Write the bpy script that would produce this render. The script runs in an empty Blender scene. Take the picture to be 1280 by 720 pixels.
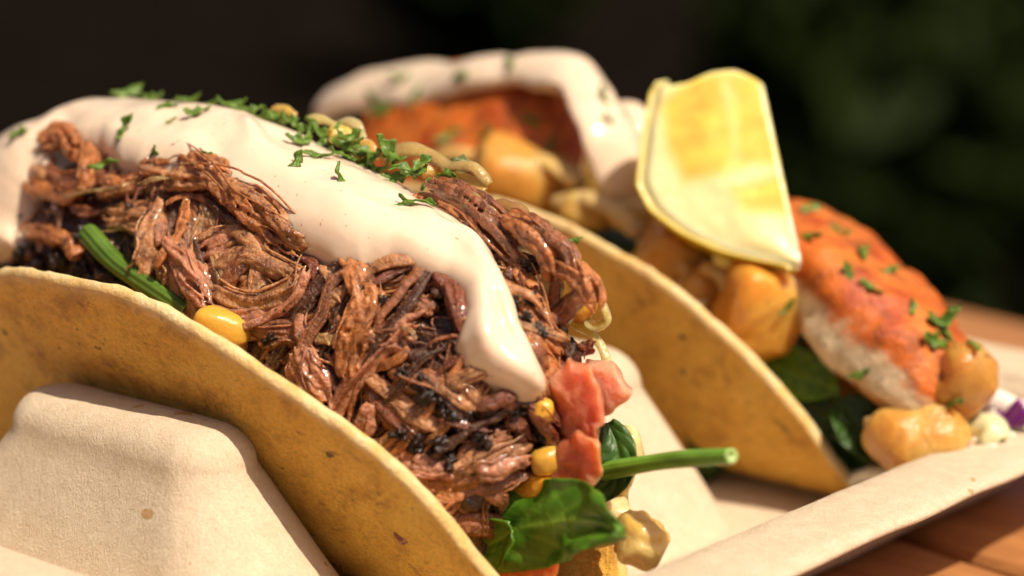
import bpy, math, random
import numpy as np
from mathutils import Vector, Matrix
from mathutils.bvhtree import BVHTree

sin, cos, pi, rad, sqrt = math.sin, math.cos, math.pi, math.radians, math.sqrt
rng = np.random.default_rng(7)
random.seed(7)
sc = bpy.context.scene
col = sc.collection
CM = 0.01                                    # everything below is written in centimetres

# ------------------------------------------------------------------ camera
LENS, YAW, PITCH = 85.0, rad(41), rad(13.5)
FPX = LENS / 36 * 1280
RV = np.array([cos(YAW), sin(YAW), 0.0])
HV = np.array([-sin(YAW), cos(YAW), 0.0])
ZV = np.array([0, 0, 1.0])
FV = HV * cos(PITCH) - ZV * sin(PITCH)
UV_ = HV * sin(PITCH) + ZV * cos(PITCH)
APEX = np.array([0.0, -1.95, 3.98])          # top of the front tortilla's near edge
CAM = APEX - 31.0 * (FV + (145 - 640) / FPX * RV + (360 - 364) / FPX * UV_)
cam = bpy.data.objects.new('camera', bpy.data.cameras.new('camera'))
col.objects.link(cam)
cam.matrix_world = Matrix(((RV[0], UV_[0], -FV[0], CAM[0] * CM), (RV[1], UV_[1], -FV[1], CAM[1] * CM),
                           (RV[2], UV_[2], -FV[2], CAM[2] * CM), (0, 0, 0, 1)))
cam.data.lens = LENS
cam.data.sensor_width = 36
cam.data.clip_start = 0.01
cam.data.clip_end = 200
cam.data.dof.use_dof = True
cam.data.dof.focus_distance = 0.298
cam.data.dof.aperture_fstop = 10.5
sc.camera = cam

# ------------------------------------------------------------------ light
SUN = np.array([0.53, -0.02, 0.85]); SUN /= np.linalg.norm(SUN)
world = bpy.data.worlds.new('World'); sc.world = world; world.use_nodes = True
wn = world.node_tree
sky = wn.nodes.new('ShaderNodeTexSky'); sky.sky_type = 'NISHITA'; sky.sun_disc = False
sky.dust_density = 6.0; sky.ozone_density = 0.0; sky.air_density = .4
sky.sun_elevation = math.asin(SUN[2]); sky.sun_rotation = math.atan2(SUN[0], SUN[1])
wn.links.new(sky.outputs[0], wn.nodes['Background'].inputs[0])
wn.nodes['Background'].inputs[1].default_value = 0.06
sl = bpy.data.lights.new('sun', 'SUN'); sl.energy = 4.6; sl.angle = rad(0.53); sl.color = (1.0, 0.88, 0.70)
so = bpy.data.objects.new('sun', sl); col.objects.link(so)
so.rotation_euler = Vector(SUN).to_track_quat('Z', 'Y').to_euler()
sc.view_settings.view_transform = 'Standard'
sc.view_settings.look = 'None'
sc.view_settings.exposure = 0.3
sc.view_settings.gamma = 1.0
sc.cycles.use_denoising = True
sc.cycles.max_bounces = 8
sc.cycles.diffuse_bounces = 4

# ------------------------------------------------------------------ helpers
def ray(px, py):
    d = FV + (px - 640) / FPX * RV + (360 - py) / FPX * UV_
    return d / np.linalg.norm(d)

def plane_pt(px, py, axis, val):
    d = ray(px, py)
    return CAM + d * ((val - CAM[axis]) / d[axis])

def proj(P):
    d = np.asarray(P) - CAM; z = d @ FV
    return np.array([640 + FPX * (d @ RV) / z, 360 - FPX * (d @ UV_) / z])

def unit(v):
    v = np.asarray(v, float); return v / (np.linalg.norm(v, axis=-1, keepdims=True) + 1e-12)

def _hash(i, j, k, s):
    h = (i * 374761393 + j * 668265263 + k * 2147483647 + s * 1274126177) & 0xffffffff
    h = ((h ^ (h >> 13)) * 1274126177) & 0xffffffff
    return ((h ^ (h >> 16)) & 0xffff) / 32767.5 - 1.0

def vnoise(P, s=0):
    P = np.asarray(P, float); f = np.floor(P).astype(np.int64); t = P - f; t = t * t * (3 - 2 * t)
    i, j, k = f[..., 0], f[..., 1], f[..., 2]; a, b, c = t[..., 0], t[..., 1], t[..., 2]
    r = 0
    for di in (0, 1):
        for dj in (0, 1):
            for dk in (0, 1):
                w = (a if di else 1 - a) * (b if dj else 1 - b) * (c if dk else 1 - c)
                r = r + w * _hash(i + di, j + dj, k + dk, s)
    return r

def fbm(P, s=0, o=3):
    P = np.asarray(P, float); r = 0; a = 1.0
    for q in range(o):
        r = r + a * vnoise(P * 2 ** q, s + q * 17); a *= .5
    return r

def smooth01(x):
    x = np.clip(x, 0, 1); return x * x * (3 - 2 * x)

def mk(name, V, F, mat, parent=None, smooth=True, colr=None, base=None, uv=None):
    """one mesh object; V in cm (world), origin at the base of its bounding box"""
    V = np.asarray(V, float)
    if base is None:
        base = np.array([(V[:, 0].min() + V[:, 0].max()) / 2, (V[:, 1].min() + V[:, 1].max()) / 2, V[:, 2].min()])
    base = np.asarray(base, float)
    me = bpy.data.meshes.new(name)
    W = (V - base) * CM
    if isinstance(F, np.ndarray):
        n = F.shape[1]
        me.vertices.add(len(W)); me.vertices.foreach_set('co', W.astype(np.float32).ravel())
        me.loops.add(F.size); me.loops.foreach_set('vertex_index', F.astype(np.int32).ravel())
        me.polygons.add(len(F)); me.polygons.foreach_set('loop_start', np.arange(0, F.size, n, dtype=np.int32))
        me.update(calc_edges=True); me.validate()
    else:
        me.from_pydata(W.tolist(), [], F); me.update()
    if smooth:
        me.polygons.foreach_set('use_smooth', np.ones(len(me.polygons), bool))
    if colr is not None:
        at = me.attributes.new('tint', 'FLOAT_COLOR', 'POINT')
        c = np.ones((len(W), 4), np.float32); c[:, :3] = colr
        at.data.foreach_set('color', c.ravel())
    if uv is not None:
        at = me.attributes.new('flow', 'FLOAT_VECTOR', 'POINT')
        at.data.foreach_set('vector', np.asarray(uv, np.float32).ravel())
    me.materials.append(mat)
    o = bpy.data.objects.new(name, me); col.objects.link(o)
    if parent is not None:
        o.parent = parent; o.location = [float(q) for q in base * CM - np.array(parent['base_cm']) * CM] if 'base_cm' in parent else [float(q) for q in base * CM]
    else:
        o.location = [float(q) for q in base * CM]
    return o

def tag(o, label=None, cat=None, group=None, kind=None):
    if label: o['label'] = label
    if cat: o['category'] = cat
    if group: o['group'] = group
    if kind: o['kind'] = kind
    return o

def thing(name, label, cat, base=(0, 0, 0), group=None):
    o = bpy.data.objects.new(name, None); col.objects.link(o)
    o.empty_display_size = 0.01
    o.location = [float(q) * CM for q in base]
    BASES[o.name] = np.asarray(base, float)
    return tag(o, label, cat, group)
BASES = {}

def part(name, V, F, mat, par, **k):
    o = mk(name, V, F, mat, None, **k)
    o.parent = par
    o.location = [float(a) - float(b) for a, b in zip(o.location, par.location)]
    return o

def grid_faces(nu, nv, wrap_v=False, wrap_u=False):
    iu = np.arange(nu if wrap_u else nu - 1); jv = np.arange(nv if wrap_v else nv - 1)
    I, J = np.meshgrid(iu, jv, indexing='ij'); I2 = (I + 1) % nu; J2 = (J + 1) % nv
    return np.stack([I * nv + J, I2 * nv + J, I2 * nv + J2, I * nv + J2], -1).reshape(-1, 4)

def loft(loops, cap0=False, cap1=False, flip=False):
    """closed loops (list of (n,3)) -> V, F list"""
    n = len(loops[0]); V = np.concatenate(loops); F = grid_faces(len(loops), n, wrap_v=True)
    F = [list(map(int, f)) for f in F]
    if cap0: F.append([int(q) for q in range(n)])
    if cap1: F.append([int(q) for q in reversed(range(len(V) - n, len(V)))])
    if flip: F = [f[::-1] for f in F]
    return V, F

def rrect(cx, cy, ax, ay, r, z, n=14):
    """rounded rectangle loop"""
    P = []
    r = min(r, ax * .999, ay * .999)
    for sx, sy, a0 in ((1, 1, 0), (-1, 1, 90), (-1, -1, 180), (1, -1, 270)):
        for k in range(n):
            a = rad(a0 + 90 * k / (n - 1))
            P.append((cx + sx * (ax - r) + r * cos(a), cy + sy * (ay - r) + r * sin(a), z))
    # extra points along straight sides come from the denser corner sampling only
    return np.array(P)

def resample(L, m):
    """resample closed loop evenly to m points"""
    Q = np.vstack([L, L[:1]]); d = np.r_[0, np.cumsum(np.linalg.norm(np.diff(Q, axis=0), axis=1))]
    t = np.linspace(0, d[-1], m, endpoint=False)
    return np.stack([np.interp(t, d, Q[:, k]) for k in range(3)], 1)

def path(P, n):
    """Catmull-Rom through P, n samples"""
    P = np.asarray(P, float)
    if len(P) == 2: return P[0] + np.linspace(0, 1, n)[:, None] * (P[1] - P[0])
    Q = np.vstack([2 * P[0] - P[1], P, 2 * P[-1] - P[-2]])
    out = []
    for t in np.linspace(0, len(P) - 1, n):
        i = min(int(t), len(P) - 2); f = t - i
        a, b, c, d = Q[i], Q[i + 1], Q[i + 2], Q[i + 3]
        out.append(.5 * (2 * b + (c - a) * f + (2 * a - 5 * b + 4 * c - d) * f * f + (3 * b - a - 3 * c + d) * f ** 3))
    return np.array(out)

# ------------------------------------------------------------------ materials
class NT:
    def __init__(s, name):
        s.m = bpy.data.materials.new(name); s.m.use_nodes = True; s.t = s.m.node_tree
        s.b = s.t.nodes['Principled BSDF']; s.co = s.t.nodes.new('ShaderNodeTexCoord').outputs['Object']
    def n(s, t, **k):
        x = s.t.nodes.new('ShaderNode' + t)
        for a, v in k.items(): setattr(x, a, v)
        return x
    def l(s, a, b): s.t.links.new(a, b)
    def noise(s, scale, detail=4, rough=.55, co=None, dist=0.0):
        x = s.n('TexNoise'); x.inputs['Scale'].default_value = scale * 100; x.inputs['Detail'].default_value = detail
        x.inputs['Roughness'].default_value = rough; x.inputs['Distortion'].default_value = dist
        s.l(co or s.co, x.inputs['Vector']); return x.outputs['Fac']
    def stretch(s, sx, sy, sz, co=None):
        x = s.n('Mapping'); x.inputs['Scale'].default_value = (sx, sy, sz); s.l(co or s.co, x.inputs[0]); return x.outputs[0]
    def ramp(s, f, stops, interp='LINEAR'):
        x = s.n('ValToRGB'); r = x.color_ramp; r.interpolation = interp
        while len(r.elements) < len(stops): r.elements.new(.5)
        for e, (p, c) in zip(r.elements, stops):
            e.position = p; e.color = (*c, 1) if not isinstance(c, (int, float)) else (c, c, c, 1)
        s.l(f, x.inputs[0]); return x.outputs[0]
    def mix(s, f, a, b, mode='MIX'):
        x = s.n('Mix', data_type='RGBA', blend_type=mode)
        for i, v in ((0, f), (6, a), (7, b)):
            if isinstance(v, (int, float)): x.inputs[i].default_value = v
            elif isinstance(v, tuple): x.inputs[i].default_value = (*v, 1)
            else: s.l(v, x.inputs[i])
        return x.outputs[2]
    def math(s, op, a, b=0.0):
        x = s.n('Math', operation=op)
        for i, v in ((0, a), (1, b)):
            if isinstance(v, (int, float)): x.inputs[i].default_value = v
            else: s.l(v, x.inputs[i])
        return x.outputs[0]
    def attr(s, name, out='Color'):
        x = s.n('Attribute'); x.attribute_name = name; return x.outputs[out]
    def set(s, **k):
        for a, v in k.items():
            i = s.b.inputs[a.replace('_', ' ')]
            if isinstance(v, (int, float)): i.default_value = v
            elif isinstance(v, tuple): i.default_value = (*v, 1) if len(v) == 3 and i.type == 'RGBA' else v
            else: s.l(v, i)
        return s
    def bump(s, h, dist, strength=1.0, prev=None):
        x = s.n('Bump'); x.inputs['Distance'].default_value = dist * CM; x.inputs['Strength'].default_value = strength
        s.l(h, x.inputs['Height'])
        if prev is not None: s.l(prev, x.inputs['Normal'])
        s.l(x.outputs[0], s.b.inputs['Normal']); return x.outputs[0]
    def sss(s, w, r, scale=.1):
        s.b.inputs['Subsurface Weight'].default_value = w; s.b.inputs['Subsurface Radius'].default_value = r
        s.b.inputs['Subsurface Scale'].default_value = scale * CM; return s

def m_plain(name, c, rough=.6, **k):
    t = NT(name); f = t.noise(3, 3)
    t.set(Base_Color=t.mix(t.math('MULTIPLY', f, .5), c, tuple(q * .6 for q in c)), Roughness=rough); return t.m
M = {}
def m_pulp():
    t = NT('pulp')
    fine = t.noise(30, 5, .75); mid = t.noise(4, 5, .65); fib = t.noise(20, 3, .6, t.stretch(1, 1, .18), 2.0)
    c = t.ramp(mid, [(.3, (.63, .495, .345)), (.7, (.72, .595, .44))])
    c = t.mix(t.ramp(fine, [(.40, .22), (.55, 0.0)]), c, (.42, .28, .15))
    c = t.mix(t.ramp(fib, [(.62, 0.0), (.72, .4)]), c, (.40, .27, .15))
    c = t.mix(t.ramp(t.noise(2.2, 5, .7, None, 1.0), [(.66, 0.0), (.74, .30)]), c, (.42, .25, .11))
    c = t.mix(t.ramp(t.noise(3.1, 1, .3), [(.765, 0.0), (.775, .7)]), c, (.45, .22, .06))
    t.set(Base_Color=c, Roughness=.85, Specular_IOR_Level=.25)
    b = t.bump(mid, .035, .6); b = t.bump(fib, .02, .9, b); t.bump(fine, .015, .9, b); return t.m
M['pulp'] = m_pulp()
def m_tortilla():
    t = NT('tortilla')
    big = t.noise(.55, 3, .55); mid = t.noise(2.6, 6, .68, None, .3); fine = t.noise(20, 5, .75)
    c = t.ramp(mid, [(.30, (.50, .245, .045)), (.48, (.86, .49, .075)), (.70, (.92, .60, .12))])
    c = t.mix(t.ramp(big, [(.42, 0.0), (.66, .7)]), c, (.84, .44, .055))
    c = t.mix(t.ramp(t.noise(1.1, 6, .75), [(.53, 0.0), (.66, .75)]), c, (.42, .18, .034))
    c = t.mix(t.ramp(t.noise(4.5, 4, .65, t.stretch(.6, 1, 1)), [(.60, 0.0), (.70, .75)]), c, (.30, .115, .025))
    c = t.mix(t.ramp(t.noise(4.2, 2, .5), [(.715, 0.0), (.735, .9)]), c, (.05, .026, .012))
    c = t.mix(t.ramp(t.noise(.8, 7, .8, t.stretch(1, 1, 2.5), .4), [(.64, 0.0), (.70, .8)]), c, (.20, .07, .02))
    c = t.mix(t.ramp(fine, [(.36, .45), (.56, 0.0)]), c, (.40, .19, .04))
    c = t.mix(t.ramp(fine, [(.55, 0.0), (.72, .35)]), c, (.92, .64, .20))
    ed = t.attr('tint'); c = t.mix(ed, c, t.ramp(mid, [(.3, (.80, .58, .25)), (.7, (.88, .72, .42))]))
    t.set(Base_Color=c, Roughness=.58, Specular_IOR_Level=.4).sss(.3, (1, .55, .2), .14)
    b = t.bump(mid, .11, .9); t.bump(fine, .032, 1.0, b); return t.m
M['tortilla'] = m_tortilla()
M['core'] = m_plain('pork_core', (.045, .016, .008), .5)
def m_wood():
    t = NT('wood')
    co = t.stretch(.06, 1, 1); oi = t.n('ObjectInfo').outputs['Random']
    f = t.noise(3.5, 5, .65, co, .6); g_ = t.noise(14, 3, .6, co)
    c = t.ramp(f, [(.3, (.30, .115, .034)), (.5, (.46, .20, .062)), (.7, (.56, .27, .095))])
    c = t.mix(t.ramp(g_, [(.35, .5), (.55, 0.0)]), c, (.2, .07, .02))
    c = t.mix(t.math('MULTIPLY', oi, .45), c, (.30, .12, .05))
    t.set(Base_Color=c, Roughness=.42, Specular_IOR_Level=.4); t.bump(f, .03, .5); return t.m
M['wood'] = m_wood()
def m_soil():  # near-black browns: the shade over the garden ground is put into the colour
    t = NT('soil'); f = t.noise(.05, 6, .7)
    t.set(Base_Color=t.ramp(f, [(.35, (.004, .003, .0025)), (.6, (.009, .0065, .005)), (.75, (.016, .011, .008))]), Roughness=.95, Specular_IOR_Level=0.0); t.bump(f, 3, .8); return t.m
M['soil'] = m_soil()

# ------------------------------------------------------------------ table and ground
def box(x0, x1, y0, y1, z0, z1, bev=.15):
    L = []
    cx, cy, ax, ay = (x0 + x1) / 2, (y0 + y1) / 2, (x1 - x0) / 2, (y1 - y0) / 2
    for d, z in ((bev, z0), (0, z0 + bev), (0, z1 - bev), (bev * .3, z1 - bev * .3), (bev, z1)):
        L.append(rrect(cx, cy, ax - d, ay - d, max(.05, bev * 1.2 - d), z, 3))
    return loft(L, True, True, True)
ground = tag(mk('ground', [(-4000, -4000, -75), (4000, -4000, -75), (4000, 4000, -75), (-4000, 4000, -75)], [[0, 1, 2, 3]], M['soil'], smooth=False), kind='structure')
table = thing('wooden_table', 'orange brown slatted wooden table under the pulp tray', 'table', (0, 0, -2.4))
TROT = rad(-8.7)
PW = [18.5 - 5.55 * k for k in range(10)]
for k, y1 in enumerate(PW):
    V, F = box(-19, 34, y1 - 5.3, y1, -2.2, -.02, .22)
    c_, s_ = cos(TROT), sin(TROT)
    V = np.stack([V[:, 0] * c_ - V[:, 1] * s_, V[:, 0] * s_ + V[:, 1] * c_, V[:, 2]], 1)
    o = part('plank', V, F, M['wood'], table)
for x in (-12, 26):
    V, F = box(x, x + 7, -36, 17, -4.6, -2.22, .2)
    V = np.stack([V[:, 0] * c_ - V[:, 1] * s_, V[:, 0] * s_ + V[:, 1] * c_, V[:, 2]], 1)
    part('cross_beam', V, F, M['wood'], table)
for x, y in ((-11, 12), (27, 12), (-11, -32), (27, -32)):
    V, F = box(x, x + 5, y - 2, y + 3, -75, -4.62, .2)
    V = np.stack([V[:, 0] * c_ - V[:, 1] * s_, V[:, 0] * s_ + V[:, 1] * c_, V[:, 2]], 1)
    part('leg', V, F, M['wood'], table)

# ------------------------------------------------------------------ tray
TX0, TX1, TY0, TY1 = -10.5, 8.7, -5.98, 11.3     # outer edge of the rim
RIMZ = 1.55
tcx, tcy, tax, tay = (TX0 + TX1) / 2, (TY0 + TY1) / 2, (TX1 - TX0) / 2, (TY1 - TY0) / 2
tray = thing('food_tray', 'beige moulded pulp tray with ridges holding two tacos', 'tray', (tcx, tcy, 0))
def ring(inset, z, r=2.2):
    return resample(rrect(tcx, tcy, tax - inset, tay - inset, max(.4, r - inset), z, 16), 220)
def jit(V, s, amp, sc_=.6):
    V = np.array(V); return V + amp * np.stack([fbm(V * sc_, s), fbm(V * sc_, s + 5), fbm(V * sc_, s + 9)], 1)
L = [ring(2.6, .02), ring(2.3, .02), ring(1.95, .06), ring(1.8, .2)]
L += [ring(1.8 - .75 * q, .2 + (RIMZ - .4) * q) for q in (.2, .4, .6, .8, 1)]
L += [ring(1.12, RIMZ - .12)]
L += [ring(1.35 + .75 * q, RIMZ - .12 - (RIMZ - .5) * q) for q in (0, .25, .5, .75, 1)]
L += [ring(2.2, .27), ring(2.5, .22), ring(3.2, .22)]
V, F = loft(L, True, True, True)
part('tray_body', jit(V, 3, .02), F, M['pulp'], tray)
prof = [(1.4, -.3), (1.34, -.08), (1.22, 0), (.9, .02), (.5, .03), (.2, .02), (.06, -.01), (.0, -.06), (.0, -.11), (.05, -.15), (.2, -.16), (.6, -.16), (1.0, -.2), (1.1, -.3)]
V, F = loft([ring(d, RIMZ + h) for d, h in prof] + [ring(prof[0][0], RIMZ + prof[0][1])])
part('rim', jit(V, 8, .035, .5), [f[::-1] for f in F], M['pulp'], tray)
def ridge(cx, cy, hx, hy, H, sx, sy, fil=.55, seed=0):
    """rounded-top ridge: half sizes at the top, slopes outward going down"""
    L = []
    for z in np.linspace(.0, H - fil, 12):
        d = H - fil - z
        L.append(resample(rrect(cx, cy, hx + fil + d * sx, hy + fil + d * sy, fil * 1.3 + d * .3, z, 12), 160))
    for k in range(1, 9):
        a = pi / 2 * k / 8
        L.append(resample(rrect(cx, cy, hx + fil * cos(a), hy + fil * cos(a), max(.12, fil * 1.3 * (.35 + .65 * cos(a))), H - fil + fil * sin(a), 12), 160))
    for q in (.75, .5, .25):
        L.append(resample(rrect(cx, cy, hx * (.6 + .4 * q), hy * q, .1, H + .012, 12), 160))
    V, F = loft(L, False, True, True)
    return part('ridge', jit(V, 20 + seed, .022, .45), F, M['pulp'], tray)
ridge(.85, -2.5, 1.5, .16, 2.74, .72, .44, fil=.5, seed=1)
ridge(1.75, 3.5, 1.6, .45, 2.6, .70, .38, seed=2)

# ------------------------------------------------------------------ tortilla shells
SR, SOFF, SBR, SZ = 6.8, 2.42, 1.25, .34
def wall_y(z, th=14, z0=SZ):
    """half width of the folded tortilla at height z"""
    t = rad(th); ang = pi / 2 - t; zz = z0 + SBR - SBR * cos(ang)
    z = np.asarray(z, float)
    return np.where(z > zz, SBR * sin(ang) + (z - zz) * math.tan(t), np.sqrt(np.clip(SBR ** 2 - (SBR - np.clip(z - z0, 0, SBR)) ** 2, .05, None)))
def shell_pt(yc, u, s, thn, thf):
    side = -1 if s < 0 else 1
    th = rad(thn if s < 0 else thf); q = abs(s); ang = pi / 2 - th; arc = SBR * ang
    if q < arc:
        b = q / SBR; return (u, yc + side * SBR * sin(b), SZ + SBR - SBR * cos(b))
    q -= arc
    return (u, yc + side * (SBR * sin(ang) + q * sin(th)), SZ + SBR - SBR * cos(ang) + q * cos(th))
def tortilla(yc, label, seed, thn=14, thf=14, SR=SR, SOFF=SOFF, near=0.0, xc=0.0):
    ue = sqrt(SR ** 2 - SOFF ** 2); nu, ns = 150, 91
    T = .18
    us = ue * np.sin(np.linspace(-pi / 2, pi / 2, nu) * .985)
    C = np.zeros((nu, ns, 3))
    for i, u in enumerate(us):
        for sg in (-1, 1):
            wob = .045 * fbm(np.array([[u * .8, sg * 3, seed]]), 2)[0] + .018 * fbm(np.array([[u * 5, sg * 3, seed]]), 4, 2)[0]
            sm = max(.12, sqrt(max(SR ** 2 - u * u, 0)) - SOFF + wob)
            if sg < 0: sm = sm + near * smooth01(sm / 3)
            for j in range(46):
                t = j / 45; jj = 45 + sg * j
                C[i, jj] = shell_pt(yc, u, sg * sm * t, thn, thf); C[i, jj, 0] += xc * t
    du = np.gradient(C, axis=0); ds = np.gradient(C, axis=1)
    N = unit(np.cross(ds, du))
    W = fbm(C * np.array([.35, .35, .35]) + seed, 11, 2) * .10 + fbm(C * 3, 13, 2) * .012
    C = C + N * W[..., None]
    A = C + N * T / 2; B = C - N * T / 2
    # loop round each column: top side, rounded end, bottom side, rounded end
    cols = []
    for i in range(nu):
        def end(j, d):
            e = unit(C[i, j] - C[i, j - d]) if True else 0
            return [C[i, j] + e * .05 + N[i, j] * T * .32, C[i, j] + e * .08, C[i, j] + e * .05 - N[i, j] * T * .32]
        cols.append(np.array(list(A[i]) + end(ns - 1, 1) + list(B[i][::-1]) + end(0, -1)[::-1]))
    ec = np.zeros(2 * ns + 6); ec[ns:ns + 3] = 1; ec[-3:] = 1; ec[[0, ns - 1, ns + 3, 2 * ns + 2]] = .8; ec[[1, ns - 2, ns + 4, 2 * ns + 1]] = .25
    Cc = np.array(cols); nv = Cc.shape[1]
    V = Cc.reshape(-1, 3); F = [list(map(int, f)) for f in grid_faces(nu, nv, wrap_v=True)]
    F.append([int(q) for q in range(nv)][::-1]); F.append([int(q) for q in range((nu - 1) * nv, nu * nv)])
    V = V + .012 * np.stack([fbm(V * 9, 31, 2), fbm(V * 9, 32, 2), fbm(V * 9, 33, 2)], 1)
    ecol = np.repeat(np.tile(ec, nu)[:, None], 3, 1) * (.75 + .5 * fbm(V * 6, 71, 2))[:, None]
    o = mk('taco_shell', V, F, M['tortilla'], colr=np.clip(ecol, 0, 1))
    return tag(o, label, 'taco shell')
tortilla(0.0, 'folded corn tortilla shell filled with pulled pork', 1, 26, 14, near=.60, xc=.2)
tortilla(6.9, 'folded corn tortilla shell filled with fish and lemon', 5, 20, 12, 7.05, 2.38, near=.2)

# ------------------------------------------------------------------ pork mound
ZC = -2.85
def mound_pt(ph, v, grow=0.0, yc=0.0):
    """ph polar angle about the tortilla's centre, v -1 near wall .. 1 far wall"""
    ph = np.asarray(ph, float); v = np.asarray(v, float); d = np.degrees(ph)
    H = np.interp(d, [36, 40, 45, 50, 55, 61, 68, 75, 85, 94, 103, 110, 116, 124, 132, 146], [-.1, .25, 1.1, 1.9, 2.05, 1.9, 1.68, 1.58, 1.62, 1.68, 1.82, 2.02, 2.05, 1.9, 1.6, .9])
    w = wall_y(ZC + (SR - .3) * np.sin(ph)) - .2
    w = w * np.where(v < 0, 1.13, 1.0)
    pf = np.power(np.clip(1 - np.abs(v) ** 2.6, 0, 1), .72)
    rho = SR - .45 + (H + .45) * pf + grow
    return np.stack([rho * np.cos(ph), yc + w * v, ZC + rho * np.sin(ph)], -1)
def mound_n(ph, v):
    e = .01
    return unit(np.cross(mound_pt(ph, v + e) - mound_pt(ph, v - e), mound_pt(ph + e, v) - mound_pt(ph - e, v)))
def bumpy(P, amp=.14):
    return P + unit(P - np.array([0, 0, ZC])) * (amp * fbm(P * 1.1, 41, 4))[..., None]
PH, VV = np.meshgrid(np.linspace(rad(35), rad(145), 130), np.linspace(-1, 1, 64), indexing='ij')
MP = bumpy(mound_pt(PH, VV))
def bvh(V, F): return BVHTree.FromPolygons([Vector(q) for q in V], [tuple(map(int, f)) for f in F])
BV = bvh(MP.reshape(-1, 3), grid_faces(*MP.shape[:2]))
def on_mound(px, py, lift=0.0, yfall=0.3):
    d = ray(px, py); h = BV.ray_cast(Vector(CAM), Vector(d))
    if h[0] is None: return plane_pt(px, py, 1, yfall), unit(np.array([.2, -.5, .7]))
    n = np.array(h[1]); n = n if n @ d < 0 else -n
    n = unit(n * .5 + unit(np.array(h[0]) - np.array([0, 0, ZC])) * .5 - d * .25)
    return np.array(h[0]) + n * lift, n

def m_pork(bits):
    t = NT('pork_bits' if bits else 'pork')
    c = t.attr('tint') if bits else t.n('ObjectInfo').outputs['Color']; f1 = t.noise(5, 5, .7); f2 = t.noise(26, 4, .75); f3 = t.noise(1.6, 3, .6)
    c = t.mix(t.ramp(f1, [(.37, .85), (.54, 0.0)]), c, (.075, .020, .007))
    c = t.mix(t.ramp(f2, [(.54, 0.0), (.72, .5)]), c, (.56, .27, .10))
    c = t.mix(t.ramp(f3, [(.60, 0.0), (.72, .6)]), c, (.16, .035, .012))
    c = t.mix(t.ramp(t.noise(11, 2, .5), [(.69, 0.0), (.73, .95)]), c, (.012, .008, .006))
    t.set(Base_Color=c, Roughness=t.ramp(f1, [(.3, .16), (.7, .34)]), Specular_IOR_Level=.6, Coat_Weight=.6, Coat_Roughness=.08)
    t.sss(.45, (1, .38, .18), .16)
    b = t.bump(f1, .06, .7); t.bump(t.noise(13, 4, .7), .05, .9, b); return t.m
M['pork'] = m_pork(False); M['bits'] = m_pork(True)
def m_char():
    t = NT('charred_bark'); f = t.noise(4, 5, .7)
    t.set(Base_Color=t.ramp(f, [(.4, (.010, .006, .005)), (.62, (.035, .012, .007)), (.8, (.12, .035, .012))]), Roughness=.3, Specular_IOR_Level=.5)
    t.bump(f, .08, .9); return t.m
M['char'] = m_char()
def m_sauce():
    t = NT('sauce'); n = t.noise(1.2, 3, .5)
    c = t.ramp(n, [(.3, (.77, .60, .445)), (.7, (.83, .665, .51))])
    c = t.mix(t.ramp(t.noise(15, 1, .4), [(.74, 0.0), (.77, .7)]), c, (.45, .20, .10))
    t.set(Base_Color=c, Roughness=.14, Specular_IOR_Level=.6).sss(.6, (1.0, .62, .38), .09)
    t.bump(t.noise(2.2, 3, .5), .03, .5); return t.m
M['sauce'] = m_sauce()
def m_tint(name, rough=.4, sss=.2, rd=(1, .6, .25), sc_=.15, nb=6, bd=.03, dark=.35, speck=0.0, spec=.5, trans=0.0):
    t = NT(name); c = t.attr('tint'); f = t.noise(nb, 4, .6)
    c = t.mix(t.ramp(f, [(.3, dark), (.65, 0.0)]), c, t.mix(.7, c, (0.0, 0.0, 0.0)))
    if speck: c = t.mix(t.ramp(t.noise(9, 2, .5), [(.69, 0.0), (.73, speck)]), c, (.03, .015, .008))
    t.set(Base_Color=c, Roughness=rough, Specular_IOR_Level=spec, Transmission_Weight=trans)
    t.sss(sss, rd, sc_)
    b = t.bump(f, bd, .6); t.bump(t.noise(nb * 4, 3, .6), bd * .35, .6, b); return t.m
M['tomato'] = m_tint('tomato', .12, .9, (1, .42, .25), .7, 5, .07, .4)
M['cheese'] = m_tint('cheese', .3, .5, (1, .6, .1), .2, 4, .02, .15)
M['onion'] = m_tint('onion', .16, .7, (1, .75, .35), .4, 5, .04, .4, .4, .5, .1)
M['roast'] = m_tint('roast_vegetable', .25, .8, (1, .62, .25), .5, 5, .05, .3, .6, .5, .06)
M['fish'] = m_tint('fish', .42, .3, (1, .55, .3), .15, 6, .07, .4, .6)
M['lemon'] = m_tint('lemon', .25, .7, (1, .8, .25), .35, 5, .02, .08)
M['cabbage'] = m_tint('cabbage', .35, .4, (1, .8, .5), .1, 5, .02, .2)
def m_leaf(name, a, b, rough=.35, sc_=3.0, vein=True):
    t = NT(name); f = t.noise(sc_, 4, .6)
    c = t.ramp(f, [(.3, a), (.7, b)])
    c = t.mix(t.attr('tint'), c, (b[0] * 2.2, b[1] * 1.7, b[2] * 3))
    t.set(Base_Color=c, Roughness=rough, Specular_IOR_Level=.5, Transmission_Weight=0.0).sss(.35, (.5, 1, .2), .05)
    x = t.n('TexVoronoi'); x.feature = 'DISTANCE_TO_EDGE'; x.inputs['Scale'].default_value = sc_ * 60; t.l(t.co, x.inputs['Vector'])
    b_ = t.bump(t.ramp(x.outputs['Distance'], [(0, 0.0), (.12, 1.0)]), .012, .6); t.bump(f, .04, .6, b_); return t.m
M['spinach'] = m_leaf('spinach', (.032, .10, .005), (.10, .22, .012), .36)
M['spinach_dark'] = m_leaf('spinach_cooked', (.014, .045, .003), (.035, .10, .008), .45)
M['parsley'] = m_leaf('parsley', (.045, .105, .006), (.15, .24, .020), .45, 8)
M['stem'] = m_tint('stem', .3, .4, (.6, 1, .2), .15, 6, .02, .25)

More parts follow.
